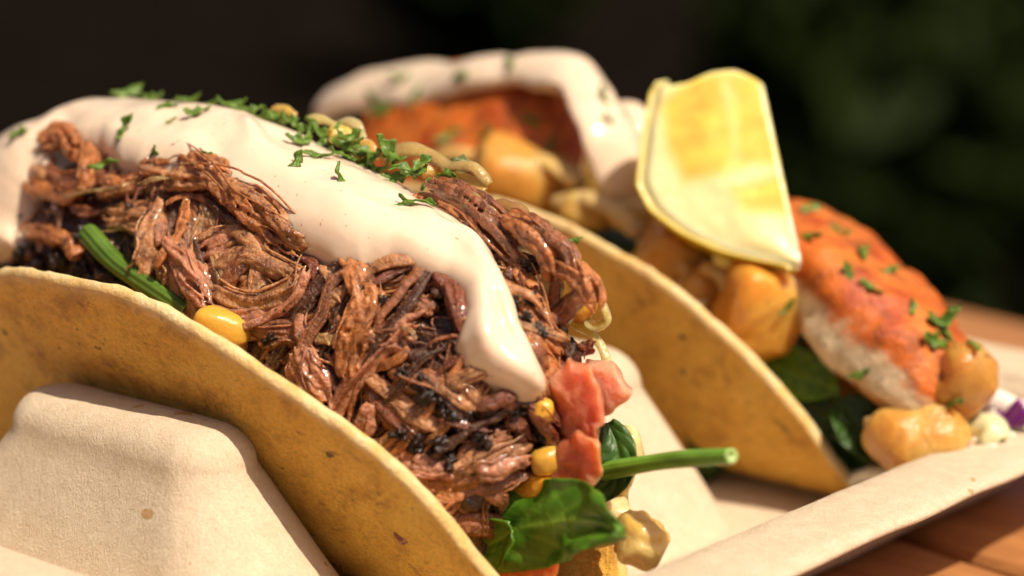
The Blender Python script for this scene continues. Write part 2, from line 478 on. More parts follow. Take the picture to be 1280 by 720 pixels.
BUN = dict(pink=(.50, .195, .098), tan=(.50, .22, .085), orange=(.50, .17, .042), brown=(.30, .095, .030), red=(.18, .036, .009), dark=(.060, .018, .007), gold=(.60, .36, .13))
def tubes(paths, rads, sides=6):
    """many tubes in one go: paths list of (n,3), rads list of (n,) -> V, F"""
    Vs, Fs, off = [], [], 0
    ang = np.linspace(0, 2 * pi, sides, endpoint=False)
    for P, r in zip(paths, rads):
        n = len(P); T = unit(np.gradient(P, axis=0)); up = np.array([.31, .17, .93])
        A = unit(np.cross(T, up)); B = np.cross(T, A)
        ring_ = P[:, None] + r[:, None, None] * (np.cos(ang)[None, :, None] * A[:, None] + np.sin(ang)[None, :, None] * B[:, None])
        Vs.append(ring_.reshape(-1, 3)); Fs.append(grid_faces(n, sides, wrap_v=True) + off); off += n * sides
    return np.concatenate(Vs), np.concatenate(Fs)

def shred(P, N, width, thick, tint, seed, nf=None, gran=.0, n=None):
    """a bundle of meat fibres along path P with surface normals N"""
    g = np.random.default_rng(seed)
    Ln = np.linalg.norm(np.diff(P, axis=0), axis=1).sum()
    n = n or int(np.clip(Ln * 16, 14, 60)); nf = nf or int(np.clip(width / .036, 3, 17))
    Pp = path(P, n); Nn = unit(path(N, n)); T = unit(np.gradient(Pp, axis=0)); S = unit(np.cross(T, Nn)); Nn = np.cross(S, T)
    t = np.linspace(0, 1, n); paths, rads, cols = [], [], []
    prof = .72 + .28 * np.sin(t * pi) ** .7 + .12 * np.sin(t * 9 + seed)
    tw = g.normal(0, .9)
    for layer in range(2 if width > .16 else 1):
        m = nf if layer == 0 else max(3, nf - 3)
        for k in range(m):
            a0 = (k + .5) / m * 2 - 1 + g.normal(0, .10); th = a0 * 1.0
            b0 = np.sqrt(max(0, 1 - min(1, abs(a0)) ** 2)) * (1 if layer == 0 else -.5) + g.normal(0, .16)
            ph = tw * (t - .5) + g.normal(0, .15)
            q = np.stack([t * Ln * 1.3 + g.uniform(0, 50), np.full(n, k * 1.7 + layer * 9), np.full(n, seed % 97)], 1)
            wa = a0 + .22 * fbm(q, 3, 2); wb = b0 + .30 * fbm(q, 8, 2)
            A = (np.cos(ph) * wa * width / 2 - np.sin(ph) * wb * thick / 2) * prof
            B = (np.sin(ph) * wa * width / 2 * .7 + np.cos(ph) * wb * thick / 2) * prof
            s0, s1 = max(0, g.normal(.04, .10)), min(1, 1 - g.normal(0.04, .11))
            i0, i1 = int(s0 * (n - 1)), max(int(s0 * (n - 1)) + 5, int(s1 * (n - 1)) + 1)
            i1 = min(i1, n); i0 = max(0, min(i0, i1 - 5))
            C = (Pp + S * A[:, None] + Nn * B[:, None])[i0:i1]
            tt = np.linspace(0, 1, len(C))
            r = width / m * g.uniform(.6, 1.15) * (1 if layer == 0 else 1.3) * (np.clip(np.minimum(tt, 1 - tt) * 7, 0, 1) ** .6 * .9 + .1)
            r = r * (1 + .22 * fbm(C * 6, 5, 2)) * (1 + gran * .6 * fbm(C * 26, 6, 2))
            paths.append(C); rads.append(np.maximum(r, .006))
            sh = g.uniform(.72, 1.22); cols.append(np.repeat(np.array(tint)[None] * sh * np.array([1, g.uniform(.9, 1.1), g.uniform(.85, 1.15)]), len(C) * 5, 0))
    V, F = tubes(paths, rads, 5)
    V = V + (.012 + gran * .045) * np.stack([fbm(V * 16, 61, 2), fbm(V * 16, 62, 2), fbm(V * 16, 63, 2)], 1)
    return V, F, np.clip(np.concatenate(cols), 0, 1)

# (pixel path on the mound, width px, colour, lift cm, granular)
HERO = [
 # upper clump pressed against the sauce
 ([(172,224),(212,214),(252,216),(292,246),(335,280),(396,320)], 46, 'orange', .42, .5), ([(205,246),(255,232),(300,250),(350,288),(392,314)], 32, 'tan', .50, .4),
 ([(236,212),(262,222),(290,246)], 30, 'orange', .50, .5), ([(183,253),(215,249),(246,240)], 8, 'gold', .62, 0), ([(180,228),(200,236),(212,248)], 12, 'tan', .6, .1),
 ([(206,262),(197,298),(186,340),(177,356)], 24, 'tan', .42, .4), ([(246,262),(238,296),(218,330),(206,352)], 15, 'orange', .46, .2), ([(206,330),(212,352),(206,372)], 24, 'tan', .36, .4),
 ([(222,305),(240,345),(266,392)], 30, 'pink', .45, .1), ([(200,262),(208,292),(206,315)], 18, 'pink', .38, .1), ([(300,262),(345,292),(398,322)], 26, 'orange', .40, .3),
 # swirl of long strands
 ([(236,330),(275,308),(325,312),(388,344)], 30, 'pink', .22, 0), ([(252,352),(295,330),(345,332),(392,350)], 24, 'tan', .28, 0), ([(256,384),(296,402),(346,398),(384,366),(394,342)], 36, 'pink', .32, 0),
 ([(270,372),(318,388),(364,374),(390,352)], 22, 'tan', .36, 0), ([(286,352),(335,358),(386,368)], 14, 'pink', .16, 0), ([(272,394),(320,416),(372,412),(396,396)], 20, 'brown', .25, 0),
 ([(246,330),(262,356),(270,378)], 22, 'pink', .26, 0), ([(310,366),(318,350),(330,340)], 6, 'gold', .30, 0), ([(262,300),(310,296),(370,322)], 16, 'brown', .12, 0),
 ([(326,428),(360,424),(396,432)], 20, 'brown', .25, 0), ([(330,440),(356,448),(382,456)], 14, 'red', .22, 0), ([(256,396),(282,408),(330,424)], 16, 'pink', .28, 0),
 # centre column
 ([(440,330),(454,365),(456,398),(440,438),(444,486)], 40, 'orange', .40, .55), ([(416,336),(446,342),(470,352)], 22, 'brown', .32, .3), ([(396,332),(404,372),(418,408),(432,410)], 13, 'brown', .36, .1),
 ([(402,342),(420,366),(434,388)], 11, 'tan', .42, 0), ([(382,392),(392,420),(406,442)], 22, 'pink', .26, 0), ([(395,428),(420,430),(440,424)], 12, 'gold', .36, .2),
 ([(378,440),(398,468),(424,524)], 48, 'pink', .40, .15), ([(388,460),(400,490),(412,512)], 20, 'orange', .50, .2), ([(428,440),(436,480),(440,500)], 16, 'brown', .26, .1),
 ([(398,360),(388,385),(368,400)], 16, 'brown', .2, 0), ([(372,330),(392,338),(398,356)], 12, 'red', .3, 0),
 # charred centre and diagonals
 ([(452,468),(490,494),(530,528),(562,548)], 17, 'tan', .40, .1), ([(458,408),(488,430),(514,444)], 30, 'brown', .30, .1), ([(512,436),(492,452),(468,466)], 13, 'orange', .36, .1), ([(500,420),(516,426),(522,434)], 6, 'tan', .4, 0),
 ([(478,424),(536,424),(592,444)], 22, 'dark', .12, 0), ([(492,446),(540,450),(600,472)], 22, 'dark', .16, 0), ([(486,466),(540,478),(596,504)], 28, 'brown', .26, 0), ([(544,478),(574,490),(600,512)], 26, 'tan', .32, .1),
 ([(470,498),(500,520),(556,572)], 24, 'red', .24, 0), ([(540,528),(576,534),(616,540)], 15, 'red', .36, .1), ([(498,520),(530,548),(560,590)], 16, 'dark', .2, 0), ([(520,470),(556,500),(590,540)], 18, 'dark', .3, .3),
 ([(450,480),(470,510),(500,540)], 18, 'brown', .22, .1), ([(540,352),(560,370),(572,400),(576,430)], 22, 'red', .28, .2), ([(510,338),(540,350),(566,352)], 18, 'brown', .30, .3), ([(496,370),(520,376),(546,392)], 20, 'brown', .16, .2), ([(560,360),(574,376),(580,398)], 16, 'brown', .34, .1), ([(470,350),(486,380),(520,398)], 20, 'dark', .1, .2),
 # along the tortilla edge
 ([(468,502),(460,528),(454,552)], 20, 'pink', .38, .1), ([(482,530),(496,548),(512,574)], 15, 'brown', .26, 0), ([(462,556),(508,566),(536,570)], 17, 'tan', .32, .1), ([(486,574),(526,588),(572,596)], 34, 'pink', .36, .4),
 ([(496,600),(536,608),(570,616)], 18, 'orange', .32, .1), ([(512,618),(542,630),(566,640)], 34, 'orange', .30, .3), ([(548,636),(558,664),(566,690)], 15, 'brown', .26, 0), ([(426,520),(444,536),(470,552)], 16, 'brown', .2, 0), ([(528,640),(548,660),(560,690)], 18, 'brown', .2, 0),
 # right, by tomato
 ([(572,608),(600,578),(650,556)], 22, 'tan', .40, .2), ([(586,592),(620,582),(654,570)], 20, 'pink', .48, .4), ([(590,560),(616,552),(640,540)], 16, 'brown', .3, 0), ([(590,510),(628,492),(640,502)], 18, 'red', .45, .3), ([(632,500),(640,530),(648,556)], 13, 'red', .4, 0),
 ([(650,510),(676,540),(690,572)], 34, 'red', .5, .5), ([(690,536),(704,516),(728,510)], 4, 'orange', .6, 0), ([(600,620),(630,606),(655,590)], 20, 'brown', .3, .2), ([(574,625),(596,630),(610,612)], 16, 'dark', .26, .2), ([(660,504),(690,505),(702,520)], 14, 'orange', .4, .3), ([(560,600),(580,570),(600,548)], 18, 'brown', .26, 0), ([(612,540),(634,566),(640,590)], 14, 'brown', .3, .1),
 # behind the sauce
 ([(530,226),(580,246),(622,284),(650,324),(662,356)], 32, 'brown', .40, .1), ([(590,250),(628,290),(648,326),(660,380)], 20, 'orange', .50, 0), ([(630,262),(664,284),(690,308),(700,352)], 24, 'orange', .36, .2), ([(648,268),(684,286),(708,312),(722,346)], 18, 'brown', .36, .2), ([(672,318),(706,334),(734,358),(742,392)], 26, 'orange', .34, .3), ([(644,326),(656,374),(668,416),(690,452)], 24, 'orange', .34, .2), ([(670,376),(694,414),(706,448),(712,478)], 26, 'orange', .38, .3),
 ([(676,420),(704,392),(726,372),(738,352)], 20, 'brown', .3, .2), ([(674,470),(704,444),(744,430)], 20, 'red', .4, .3), ([(656,424),(680,456),(694,492)], 22, 'orange', .36, .2), ([(700,330),(692,376),(694,424)], 16, 'brown', .3, .1), ([(690,430),(716,448),(740,446)], 14, 'dark', .4, .3), ([(642,398),(660,436),(678,476)], 15, 'brown', .3, .1), ([(652,350),(672,340),(700,350)], 12, 'red', .3, .1), ([(662,400),(690,398),(716,410)], 14, 'red', .34, .2),
 # far left clump
 ([(60,196),(88,184),(116,206)], 38, 'orange', .42, .4), ([(42,230),(70,246),(112,252)], 20, 'orange', .40, .1), ([(58,218),(90,238),(126,226)], 22, 'brown', .32, .2), ([(112,188),(124,214),(116,244)], 20, 'orange', .40, .2), ([(28,288),(58,296),(94,312)], 20, 'orange', .36, .1), ([(56,298),(58,328)], 10, 'tan', .4, 0), ([(82,300),(96,318),(98,332)], 18, 'orange', .36, .3),
 ([(128,252),(160,246),(192,234)], 17, 'tan', .42, 0), ([(138,262),(170,272),(206,286)], 36, 'tan', .2, .1), ([(92,264),(150,252),(176,240)], 4, 'gold', .5, 0), ([(72,258),(80,292)], 9, 'brown', .3, 0), ([(44,212),(60,226),(72,218)], 16, 'tan', .3, .1), ([(96,256),(116,270),(134,272)], 14, 'brown', .24, .2), ([(126,232),(150,236),(176,226)], 16, 'orange', .34, .2),
]
def zone(px, py):
    if px < 150: return 'under the left bend of the sauce'
    if px < 300 and py < 320: return 'pressed against the sauce above the green stalk'
    if px < 262 and py < 420: return 'beside the cut green stalk'
    if px < 400 and py < 90 + px: return 'in the swirl above the yellow kernel'
    if px > 640 and py < 390: return 'behind the sauce among fried onions'
    if px > 640 and py < 500: return 'between the sauce end and onion strip'
    if px > 585 and py > 480: return 'next to the tomato and corn'
    if py > 78 + px * .95: return 'lying against the front tortilla edge'
    if py < 400: return 'tucked just below the lower sauce edge'
    if px < 470: return 'between pink chunk and orange clump'
    return 'in the charred hollow below the sauce'
CN = dict(pink='pinkish', tan='tan', orange='orange brown', brown='brown', red='dark red charred', dark='blackened', gold='thin golden')
ps, rs, cs = [], [], []
def add_shred(P, N, w, cname, seed, gran, where, thick=None, fuse=0):
    P = path(np.array(P), 14); N = path(np.array(N), 14)
    P = P + .075 * np.stack([fbm(P * 1.6 + seed, 51, 2), fbm(P * 1.6 + seed, 52, 2), fbm(P * 1.6 + seed, 53, 2)], 1)
    V, F, c = shred(P, N, w, thick or w * .62, BUN[cname], seed, gran=gran)
    # fine loose fibres riding on this shred go into the uncountable mass
    g2 = np.random.default_rng(seed + 5000); Pq = np.array(P); Nq = np.array(N)
    for _ in range(int(np.clip(w * 5, 0, 2))):
        n_ = 22; Pp = path(Pq, n_); Nn = unit(path(Nq, n_)); T_ = unit(np.gradient(Pp, axis=0)); S_ = unit(np.cross(T_, Nn)); tq = np.linspace(0, 1, n_)
        o0 = g2.uniform(-.6, .6); dr = g2.normal(0, .35)
        off = (o0 + dr * (tq - .5) + .25 * fbm(np.stack([tq * 3, tq * 0 + g2.uniform(0, 90), tq * 0], 1), 3, 2)) * w
        hh = np.sqrt(np.clip(.34 - (off / w) ** 2, .0, 1)) * w * .95 + g2.uniform(0, .05) + .03 * fbm(np.stack([tq * 4, tq * 0 + g2.uniform(0, 90), tq * 0], 1), 7, 2)
        i0 = int(g2.uniform(0, 7)); i1 = int(g2.uniform(15, 22.9)); ps.append((Pp + S_ * off[:, None] + Nn * hh[:, None])[i0:i1]); m_ = i1 - i0
        rs.append(g2.uniform(.010, .026) * (np.sin(np.linspace(.2, 2.9, m_)) * .6 + .4)); cb = np.array(BUN[cname]) * g2.uniform(.6, 1.35) + np.array([.05, .03, .01]) * g2.uniform(0, 1)
        cs.append(np.repeat(cb[None], m_ * 6, 0))
    o = mk('pork_shred', V, F, M['pork']); o.color = (*BUN[cname], 1)
    if fuse:
        r = o.modifiers.new('fuse', 'REMESH'); r.mode = 'VOXEL'; r.voxel_size = fuse * CM; r.use_smooth_shade = True
        k_ = o.modifiers.new('soft', 'SMOOTH'); k_.factor = .5; k_.iterations = 3
    P = np.array(P); Ln = np.linalg.norm(np.diff(P, axis=0), axis=1).sum(); ch = np.linalg.norm(P[-1] - P[0]) / Ln
    lw = 'short ' if Ln < .75 else ('long ' if Ln > 1.7 else ('longish ' if Ln > 1.2 else ''))
    ww = 'thick ' if w > .28 else ('thin ' if w < .13 and cname != 'gold' else ('narrow ' if w < .19 else ''))
    cw = 'curled ' if ch < .88 else ('straight ' if ch > .985 else '')
    tag(o, '%s%s%s%s pork shred %s' % (lw, ww, cw, CN[cname], where), 'pork shred', 'pulled pork shreds in the front taco')
for k, (pp, w, cn, lift, gr) in enumerate(HERO):
    q = [on_mound(x, y, lift * .8 - .16) for x, y in pp]
    m = pp[len(pp) // 2]
    add_shred([a for a, _ in q], [b for _, b in q], w / 98., cn, 100 + k, gr, zone(*m), fuse=.019 if w > 9 else 0)
# loose filler shreds over the whole mound
g = np.random.default_rng(5)
for k in range(190):
    ph = rad(g.uniform(42, 128)); v = g.uniform(-.98, .75)
    if k % 2: v = g.uniform(-.98, -.3)
    ang = (2.2 if ph < rad(75) else .5) + 1.5 * float(fbm(np.array([[ph * 3, v * 1.2, 4.4]]), 12, 2)[0]) + g.normal(0, .25)
    Ln = g.uniform(1.0, 2.8); cur = g.normal(0, .7); w = g.uniform(.07, .2)
    pts, a = [], ang
    for s_ in np.linspace(-.5, .5, 6):
        aa = ang + cur * s_
        pts.append((np.clip(ph + s_ * Ln * cos(aa) / 8.2, rad(40), rad(140)), np.clip(v + s_ * Ln * sin(aa) / 2.0, -1, .98)))
    q = np.array(pts); P = bumpy(mound_pt(q[:, 0], q[:, 1])); N = mound_n(q[:, 0], q[:, 1])
    N = np.where((N @ np.array([0, -.5, .8]) < 0)[:, None], -N, N)
    P = P + N * g.uniform(-.02, .16)
    cn = g.choice(['brown', 'brown', 'tan', 'orange', 'red', 'dark', 'pink'])
    qx, qy = proj(P[3])
    if qx < 205 or (qx > 640 and qy > 440) or (470 < qx < 605 and 360 < qy < 470): continue
    add_shred(P, N, w, cn, 900 + k, g.choice([0, .1, .3]), zone(qx, qy), fuse=.019 if k % 3 else 0)
# the countless fine bits: dark core, hair-thin fibres and charred crumbs
inner = bumpy(mound_pt(PH, VV, -.16)); bot = inner.copy(); bot[..., 2] = np.maximum(.8, inner[..., 2] * .35); bot[..., 1] *= .5
n1 = inner.shape[0] * inner.shape[1]; gf = grid_faces(*inner.shape[:2]); nu, nv = inner.shape[:2]
bd = [i * nv for i in range(nu)] + [(nu - 1) * nv + j for j in range(1, nv)] + [i * nv + nv - 1 for i in range(nu - 2, -1, -1)] + [j for j in range(nv - 2, 0, -1)]
F = np.concatenate([gf, gf[:, ::-1] + n1, np.array([[bd[k], bd[(k + 1) % len(bd)], bd[(k + 1) % len(bd)] + n1, bd[k] + n1] for k in range(len(bd))])])
Vc = np.concatenate([inner.reshape(-1, 3), bot.reshape(-1, 3)])
cc = np.repeat(np.array([BUN['dark']]), len(Vc), 0)  # dark tint puts the shade of the gaps between shreds into the core
for k in range(380):
    ph = rad(g.uniform(42, 130)); v = g.uniform(-1, .8); ang = g.uniform(0, 6.28); Ln = g.uniform(.25, .9)
    s_ = np.linspace(-.5, .5, 8)
    q = np.stack([np.clip(ph + s_ * Ln * cos(ang) / 8.2 + .02 * g.normal() * s_ ** 2 * 8, rad(40), rad(142)), np.clip(v + s_ * Ln * sin(ang) / 2, -1, 1)], 1)
    P = bumpy(mound_pt(q[:, 0], q[:, 1])); P = P + unit(P - np.array([0, 0, ZC])) * g.uniform(-.05, .2) + fbm(P * 2 + k, 3, 2)[:, None] * .04
    ps.append(P); rs.append(g.uniform(.012, .035) * np.sin(np.linspace(.15, 3, 8))); cs.append(np.repeat(np.array([BUN[g.choice(['brown', 'brown', 'red', 'red', 'tan'])]]), 48, 0))
for k in range(900):
    ph = rad(g.uniform(42, 130)); v = g.uniform(-1, .8); P = bumpy(mound_pt(ph, v)[None])[0]; P = P + unit(P - np.array([0, 0, ZC])) * g.uniform(-.05, .12)
    r = g.uniform(.03, .09); d = unit(g.normal(size=3)); tt = np.linspace(-1, 1, 6)
    ps.append(P + d * tt[:, None] * r * 1.2); rs.append(r * np.sqrt(np.clip(1.05 - tt ** 2, .05, 1)) * g.uniform(.7, 1.2, 6)); cs.append(np.repeat(np.array([BUN[g.choice(['dark', 'dark', 'red', 'brown'])]]), 36, 0))
V2, F2 = tubes(ps, rs)
tag(mk('pulled_pork', np.concatenate([Vc, V2]), np.concatenate([F, F2 + len(Vc)]), M['bits'], colr=np.concatenate([cc] + cs)),
    'dark mass of fine pulled pork fibres and crumbs inside the front taco', 'pulled pork', kind='stuff')

# ------------------------------------------------------------------ white sauce on the pork
SAUCE = [(-60,330),(-20,322),(4,300),(12,262),(24,234),(42,212),(62,186),(88,175),(122,182),(147,206),(174,220),(215,226),(262,240),(300,268),(345,295),(392,316),(412,327),(450,341),(490,331),(520,338),(556,346),(577,362),(579,388),(570,428),(582,456),(606,474),(634,494),(650,508),(668,510),(690,496),
         (686,470),(668,430),(656,398),(642,360),(630,332),(610,300),(580,274),(545,250),(520,237),(490,222),(455,205),(430,190),(405,178),(385,100),(300,60),(100,40),(-60,60)]
def poly_sd(X, Y, poly):
    p = np.array(poly, float); d = np.full(X.shape, 1e9); ins = np.zeros(X.shape, bool)
    for a, b in zip(p, np.roll(p, -1, 0)):
        e = b - a; t = np.clip(((X - a[0]) * e[0] + (Y - a[1]) * e[1]) / (e @ e), 0, 1)
        d = np.minimum(d, np.hypot(X - a[0] - t * e[0], Y - a[1] - t * e[1]))
        c = (a[1] > Y) != (b[1] > Y)
        ins ^= c & (X < (b[0] - a[0]) * (Y - a[1]) / ((b[1] - a[1]) if b[1] != a[1] else 1e-9) + a[0])
    return np.where(ins, d, -d)
nph, nvv = 420, 230
SPH, SVV = np.meshgrid(np.linspace(rad(40), rad(128), nph), np.linspace(-.93, .6, nvv), indexing='ij')
SB = mound_pt(SPH, SVV) + unit(mound_pt(SPH, SVV) - np.array([0, 0, ZC])) * (.05 * fbm(mound_pt(SPH, SVV) * .8, 77, 2))[..., None]
SN = mound_n(SPH, SVV); SN = np.where((SN @ np.array([.1, -.3, .8]) < 0)[..., None], -SN, SN)
SN = unit(SN + .6 * unit(SB - np.array([0, 0, ZC])))
dd = (SB + SN * .2) - CAM; zz = dd @ FV
SX = 640 + FPX * (dd @ RV) / zz; SY = 360 - FPX * (dd @ UV_) / zz
sd = poly_sd(SX, SY, SAUCE) / 97.
back = (.42 + .06 * np.sin(SPH * 9) - SVV) * 1.9
sd = np.minimum(sd, back) + .04 * fbm(SB * 2.2, 88, 2)
D = .36
q = np.clip(sd / D, -1, 1); th = np.where(q > 0, np.sqrt(np.clip(1 - (1 - np.clip(q, 0, 1)) ** 2, 0, 1)), q * 1.2)
mid = np.clip(sd / 1.1, 0, 1)
H_ = .36 * th + .14 * smooth01(mid)
def gauss(px, py, sx, sy, rot=0):
    c_, s_ = cos(rad(rot)), sin(rad(rot)); X = (SX - px) * c_ + (SY - py) * s_; Y = -(SX - px) * s_ + (SY - py) * c_
    return np.exp(-(X / sx) ** 2 - (Y / sy) ** 2)
H_ = H_ + np.where(sd > 0, 1, 0) * np.clip(sd * 4, 0, 1) * (.10 * gauss(312, 180, 16, 9, 40) + .10 * gauss(585, 310, 60, 12, 48) - .10 * gauss(560, 285, 22, 8, 35) + .12 * gauss(640, 470, 40, 30, 50) - .09 * gauss(625, 400, 55, 10, 72) + .10 * gauss(600, 420, 50, 14, 78)
     + .08 * gauss(90, 150, 60, 30, 0) - .06 * gauss(330, 185, 40, 12, 30) + .06 * gauss(450, 290, 90, 30, 25) + .05 * fbm(SB * np.array([.9, 1.6, 1.2]), 90, 2) - .04 * np.exp(-(fbm(SB * np.array([.5, .9, .6]), 98, 1) / .16) ** 2) + .008 * fbm(SB * 3, 99, 2) + .010 * np.sin(SVV * 26 + 3 * fbm(SB * .8, 95, 2)) * smooth01(fbm(SB * .7, 96, 2)))
top = SB + SN * H_[..., None]
keep = sd > -.06
ok = keep[:-1, :-1] & keep[1:, :-1] & keep[1:, 1:] & keep[:-1, 1:]
gfa = grid_faces(nph, nvv)[ok.ravel()]
used = np.unique(gfa); rm = -np.ones(nph * nvv, int); rm[used] = np.arange(len(used))
Vt = top.reshape(-1, 3)[used]; Vb = (SB - SN * .16).reshape(-1, 3)[used]
Ft = rm[gfa]; ns_ = len(used)
# border between top and underside
E1 = np.concatenate([Ft[:, [0, 1]], Ft[:, [1, 2]], Ft[:, [2, 3]], Ft[:, [3, 0]]]); key = np.sort(E1, 1); key = key[:, 0] * ns_ + key[:, 1]
uq, cnt = np.unique(key, return_counts=True); bE = E1[np.isin(key, uq[cnt == 1])]
SV = np.concatenate([Vt, Vb]); SF = np.concatenate([Ft, Ft[:, ::-1] + ns_, np.stack([bE[:, 1], bE[:, 0], bE[:, 0] + ns_, bE[:, 1] + ns_], 1)])
so_ = mk('cream_sauce', SV, SF, M['sauce'])
tag(so_, 'thick pale cream sauce draped over the pulled pork', 'sauce')
md = so_.modifiers.new('soft', 'SMOOTH'); md.factor = .5; md.iterations = 6
BVS = bvh(SV, SF)
# ------------------------------------------------------------------ small shapes
def chunk(c, size, seed, rot=(0, 0, 0), boxy=.6, rough=.12, n=28, m=18, freq=1.3):
    """irregular rounded piece; size = full extents along right, depth, up of the view"""
    U = np.linspace(0, 2 * pi, n, endpoint=False); W = np.linspace(-pi / 2, pi / 2, m)
    A, B = np.meshgrid(W, U, indexing='ij')
    f = lambda x: np.sign(x) * np.abs(x) ** boxy
    P = np.stack([f(np.cos(A)) * f(np.cos(B)), f(np.cos(A)) * f(np.sin(B)), f(np.sin(A))], -1) * .5
    P = P * np.array(size)
    s = max(size); P = P + unit(P) * (rough * s * fbm(P / s * freq * 2 + seed * 3.7, seed, 2))[..., None]
    a, b, g_ = rot
    R = np.array(Matrix.Rotation(g_, 3, 'Y') @ Matrix.Rotation(a, 3, 'X') @ Matrix.Rotation(b, 3, 'Z'))
    P = P @ R.T
    P = P[..., 0:1] * RV + P[..., 1:2] * HV + P[..., 2:3] * ZV + np.asarray(c)
    V = P.reshape(-1, 3); F = grid_faces(m, n, wrap_v=True)
    return V, F
def cols(V, base, var=.15, seed=0, base2=None, fr=2.0):
    f = fbm(V * fr, seed, 3)[:, None]
    c = np.array(base)[None] * (1 + var * f)
    if base2 is not None:
        k = smooth01((f + .35) / .7); c = c * (1 - k) + np.array(base2)[None] * k
    return np.clip(c, 0, 1)
def piece(name, px, py, y, size_px, tint, mat, label, cat, seed, rot=(0, 0, 0), boxy=.6, rough=.12, group=None, depth=None, tint2=None, **k):
    c = on_mound(px, py, y[0])[0] if isinstance(y, tuple) else plane_pt(px, py, 1, y)
    z = (c - CAM) @ FV; s = z / FPX
    w, h = size_px[0] * s, size_px[1] * s
    V, F = chunk(c, (w, depth or min(w, h), h), seed, rot, boxy, rough, **k)
    o = mk(name, V, F, M[mat], colr=cols(V, tint, .15, seed, tint2))
    if name == 'roasted_chunk': rear(V, F)
    return tag(o, label, cat, group)
def sheet(P, th):
    """closed thin sheet from a grid of points (nu,nv,3)"""
    nu, nv = P.shape[:2]
    N = unit(np.cross(np.gradient(P, axis=0), np.gradient(P, axis=1)))
    V = np.concatenate([(P + N * th / 2).reshape(-1, 3), (P - N * th / 2).reshape(-1, 3)]); n1 = nu * nv
    g_ = grid_faces(nu, nv)
    bd = [i * nv for i in range(nu)] + [(nu - 1) * nv + j for j in range(1, nv)] + [i * nv + nv - 1 for i in range(nu - 2, -1, -1)] + [j for j in range(nv - 2, 0, -1)]
    S = np.array([[bd[k], bd[(k + 1) % len(bd)], bd[(k + 1) % len(bd)] + n1, bd[k] + n1] for k in range(len(bd))])
    return V, np.concatenate([g_[:, ::-1], g_ + n1, S])
def leaf(mid, side, hw, nrm_cup, seed, n=64, m=25, th=.018, wav=.06, tip=.8, vein=.022):
    """leaf blade: midrib points, side vectors (per point), half width cm"""
    Pm = path(mid, n); S = unit(path(side, n)); T = unit(np.gradient(Pm, axis=0)); N = unit(np.cross(T, S)); S = np.cross(N, T)
    t = np.linspace(0, 1, n); prof = np.power(np.clip(np.sin(pi * np.clip(t * .95 + .05, 0, 1)), .0, 1), .62) * (1 - .25 * t) + .015
    v = np.linspace(-1, 1, m); G = np.zeros((n, m, 3)); VM = np.zeros((n, m))
    for j, q in enumerate(v):
        off = q * hw * prof; cup = nrm_cup * hw * prof * (q * q) 
        w = wav * fbm(np.stack([t * 5, np.full(n, q * 1.5), np.full(n, seed)], 1), seed, 2) * abs(q) ** .7
        sv = t * 6 - abs(q) * 1.7; rib = -.03 * np.exp(-(q / .16) ** 2) * prof - vein * np.exp(-((sv - np.round(sv)) / .13) ** 2) * prof * min(1, abs(q) * 3)
        VM[:, j] = np.maximum(np.exp(-(q / .07) ** 2) * .9, .5 * np.exp(-((sv - np.round(sv)) / .10) ** 2) * (1 - .6 * abs(q)))
        G[:, j] = Pm + S * off[:, None] + N * (cup + w * hw * 3 + rib)[:, None]
    V, F = sheet(G, th); mk_ = np.repeat(np.r_[VM.ravel(), VM.ravel()][:, None], 3, 1)
    return V, F, mk_
def strip(P, N, w, th, seed, n=40, m=7, arch=.25, wob=.3):
    """fleshy ribbon (onion, cabbage): centre path, normals"""
    Pp = path(P, n); Nn = unit(path(N, n)); T = unit(np.gradient(Pp, axis=0)); S = unit(np.cross(T, Nn)); Nn = np.cross(S, T)
    t = np.linspace(0, 1, n); wd = w * (1 + wob * fbm(np.stack([t * 4, t * 0 + seed, t * 0], 1), seed, 2)) * np.clip(np.minimum(t, 1 - t) * 9 + .45, 0, 1)
    G = np.stack([Pp + S * (q * wd / 2)[:, None] + Nn * (-arch * w * .5 * q * q) for q in np.linspace(-1, 1, m)], 1)
    return sheet(G, th)
def pts(pp, y):
    if isinstance(y, list): return np.array([on_mound(a, b, l)[0] for (a, b), l in zip(pp, y)])
    ys = np.linspace(y[0], y[1], len(pp)) if isinstance(y, tuple) else [y] * len(pp)
    return np.array([plane_pt(a, b, 1, c) for (a, b), c in zip(pp, ys)])
VIEWN = -FV * .8 + ZV * .5

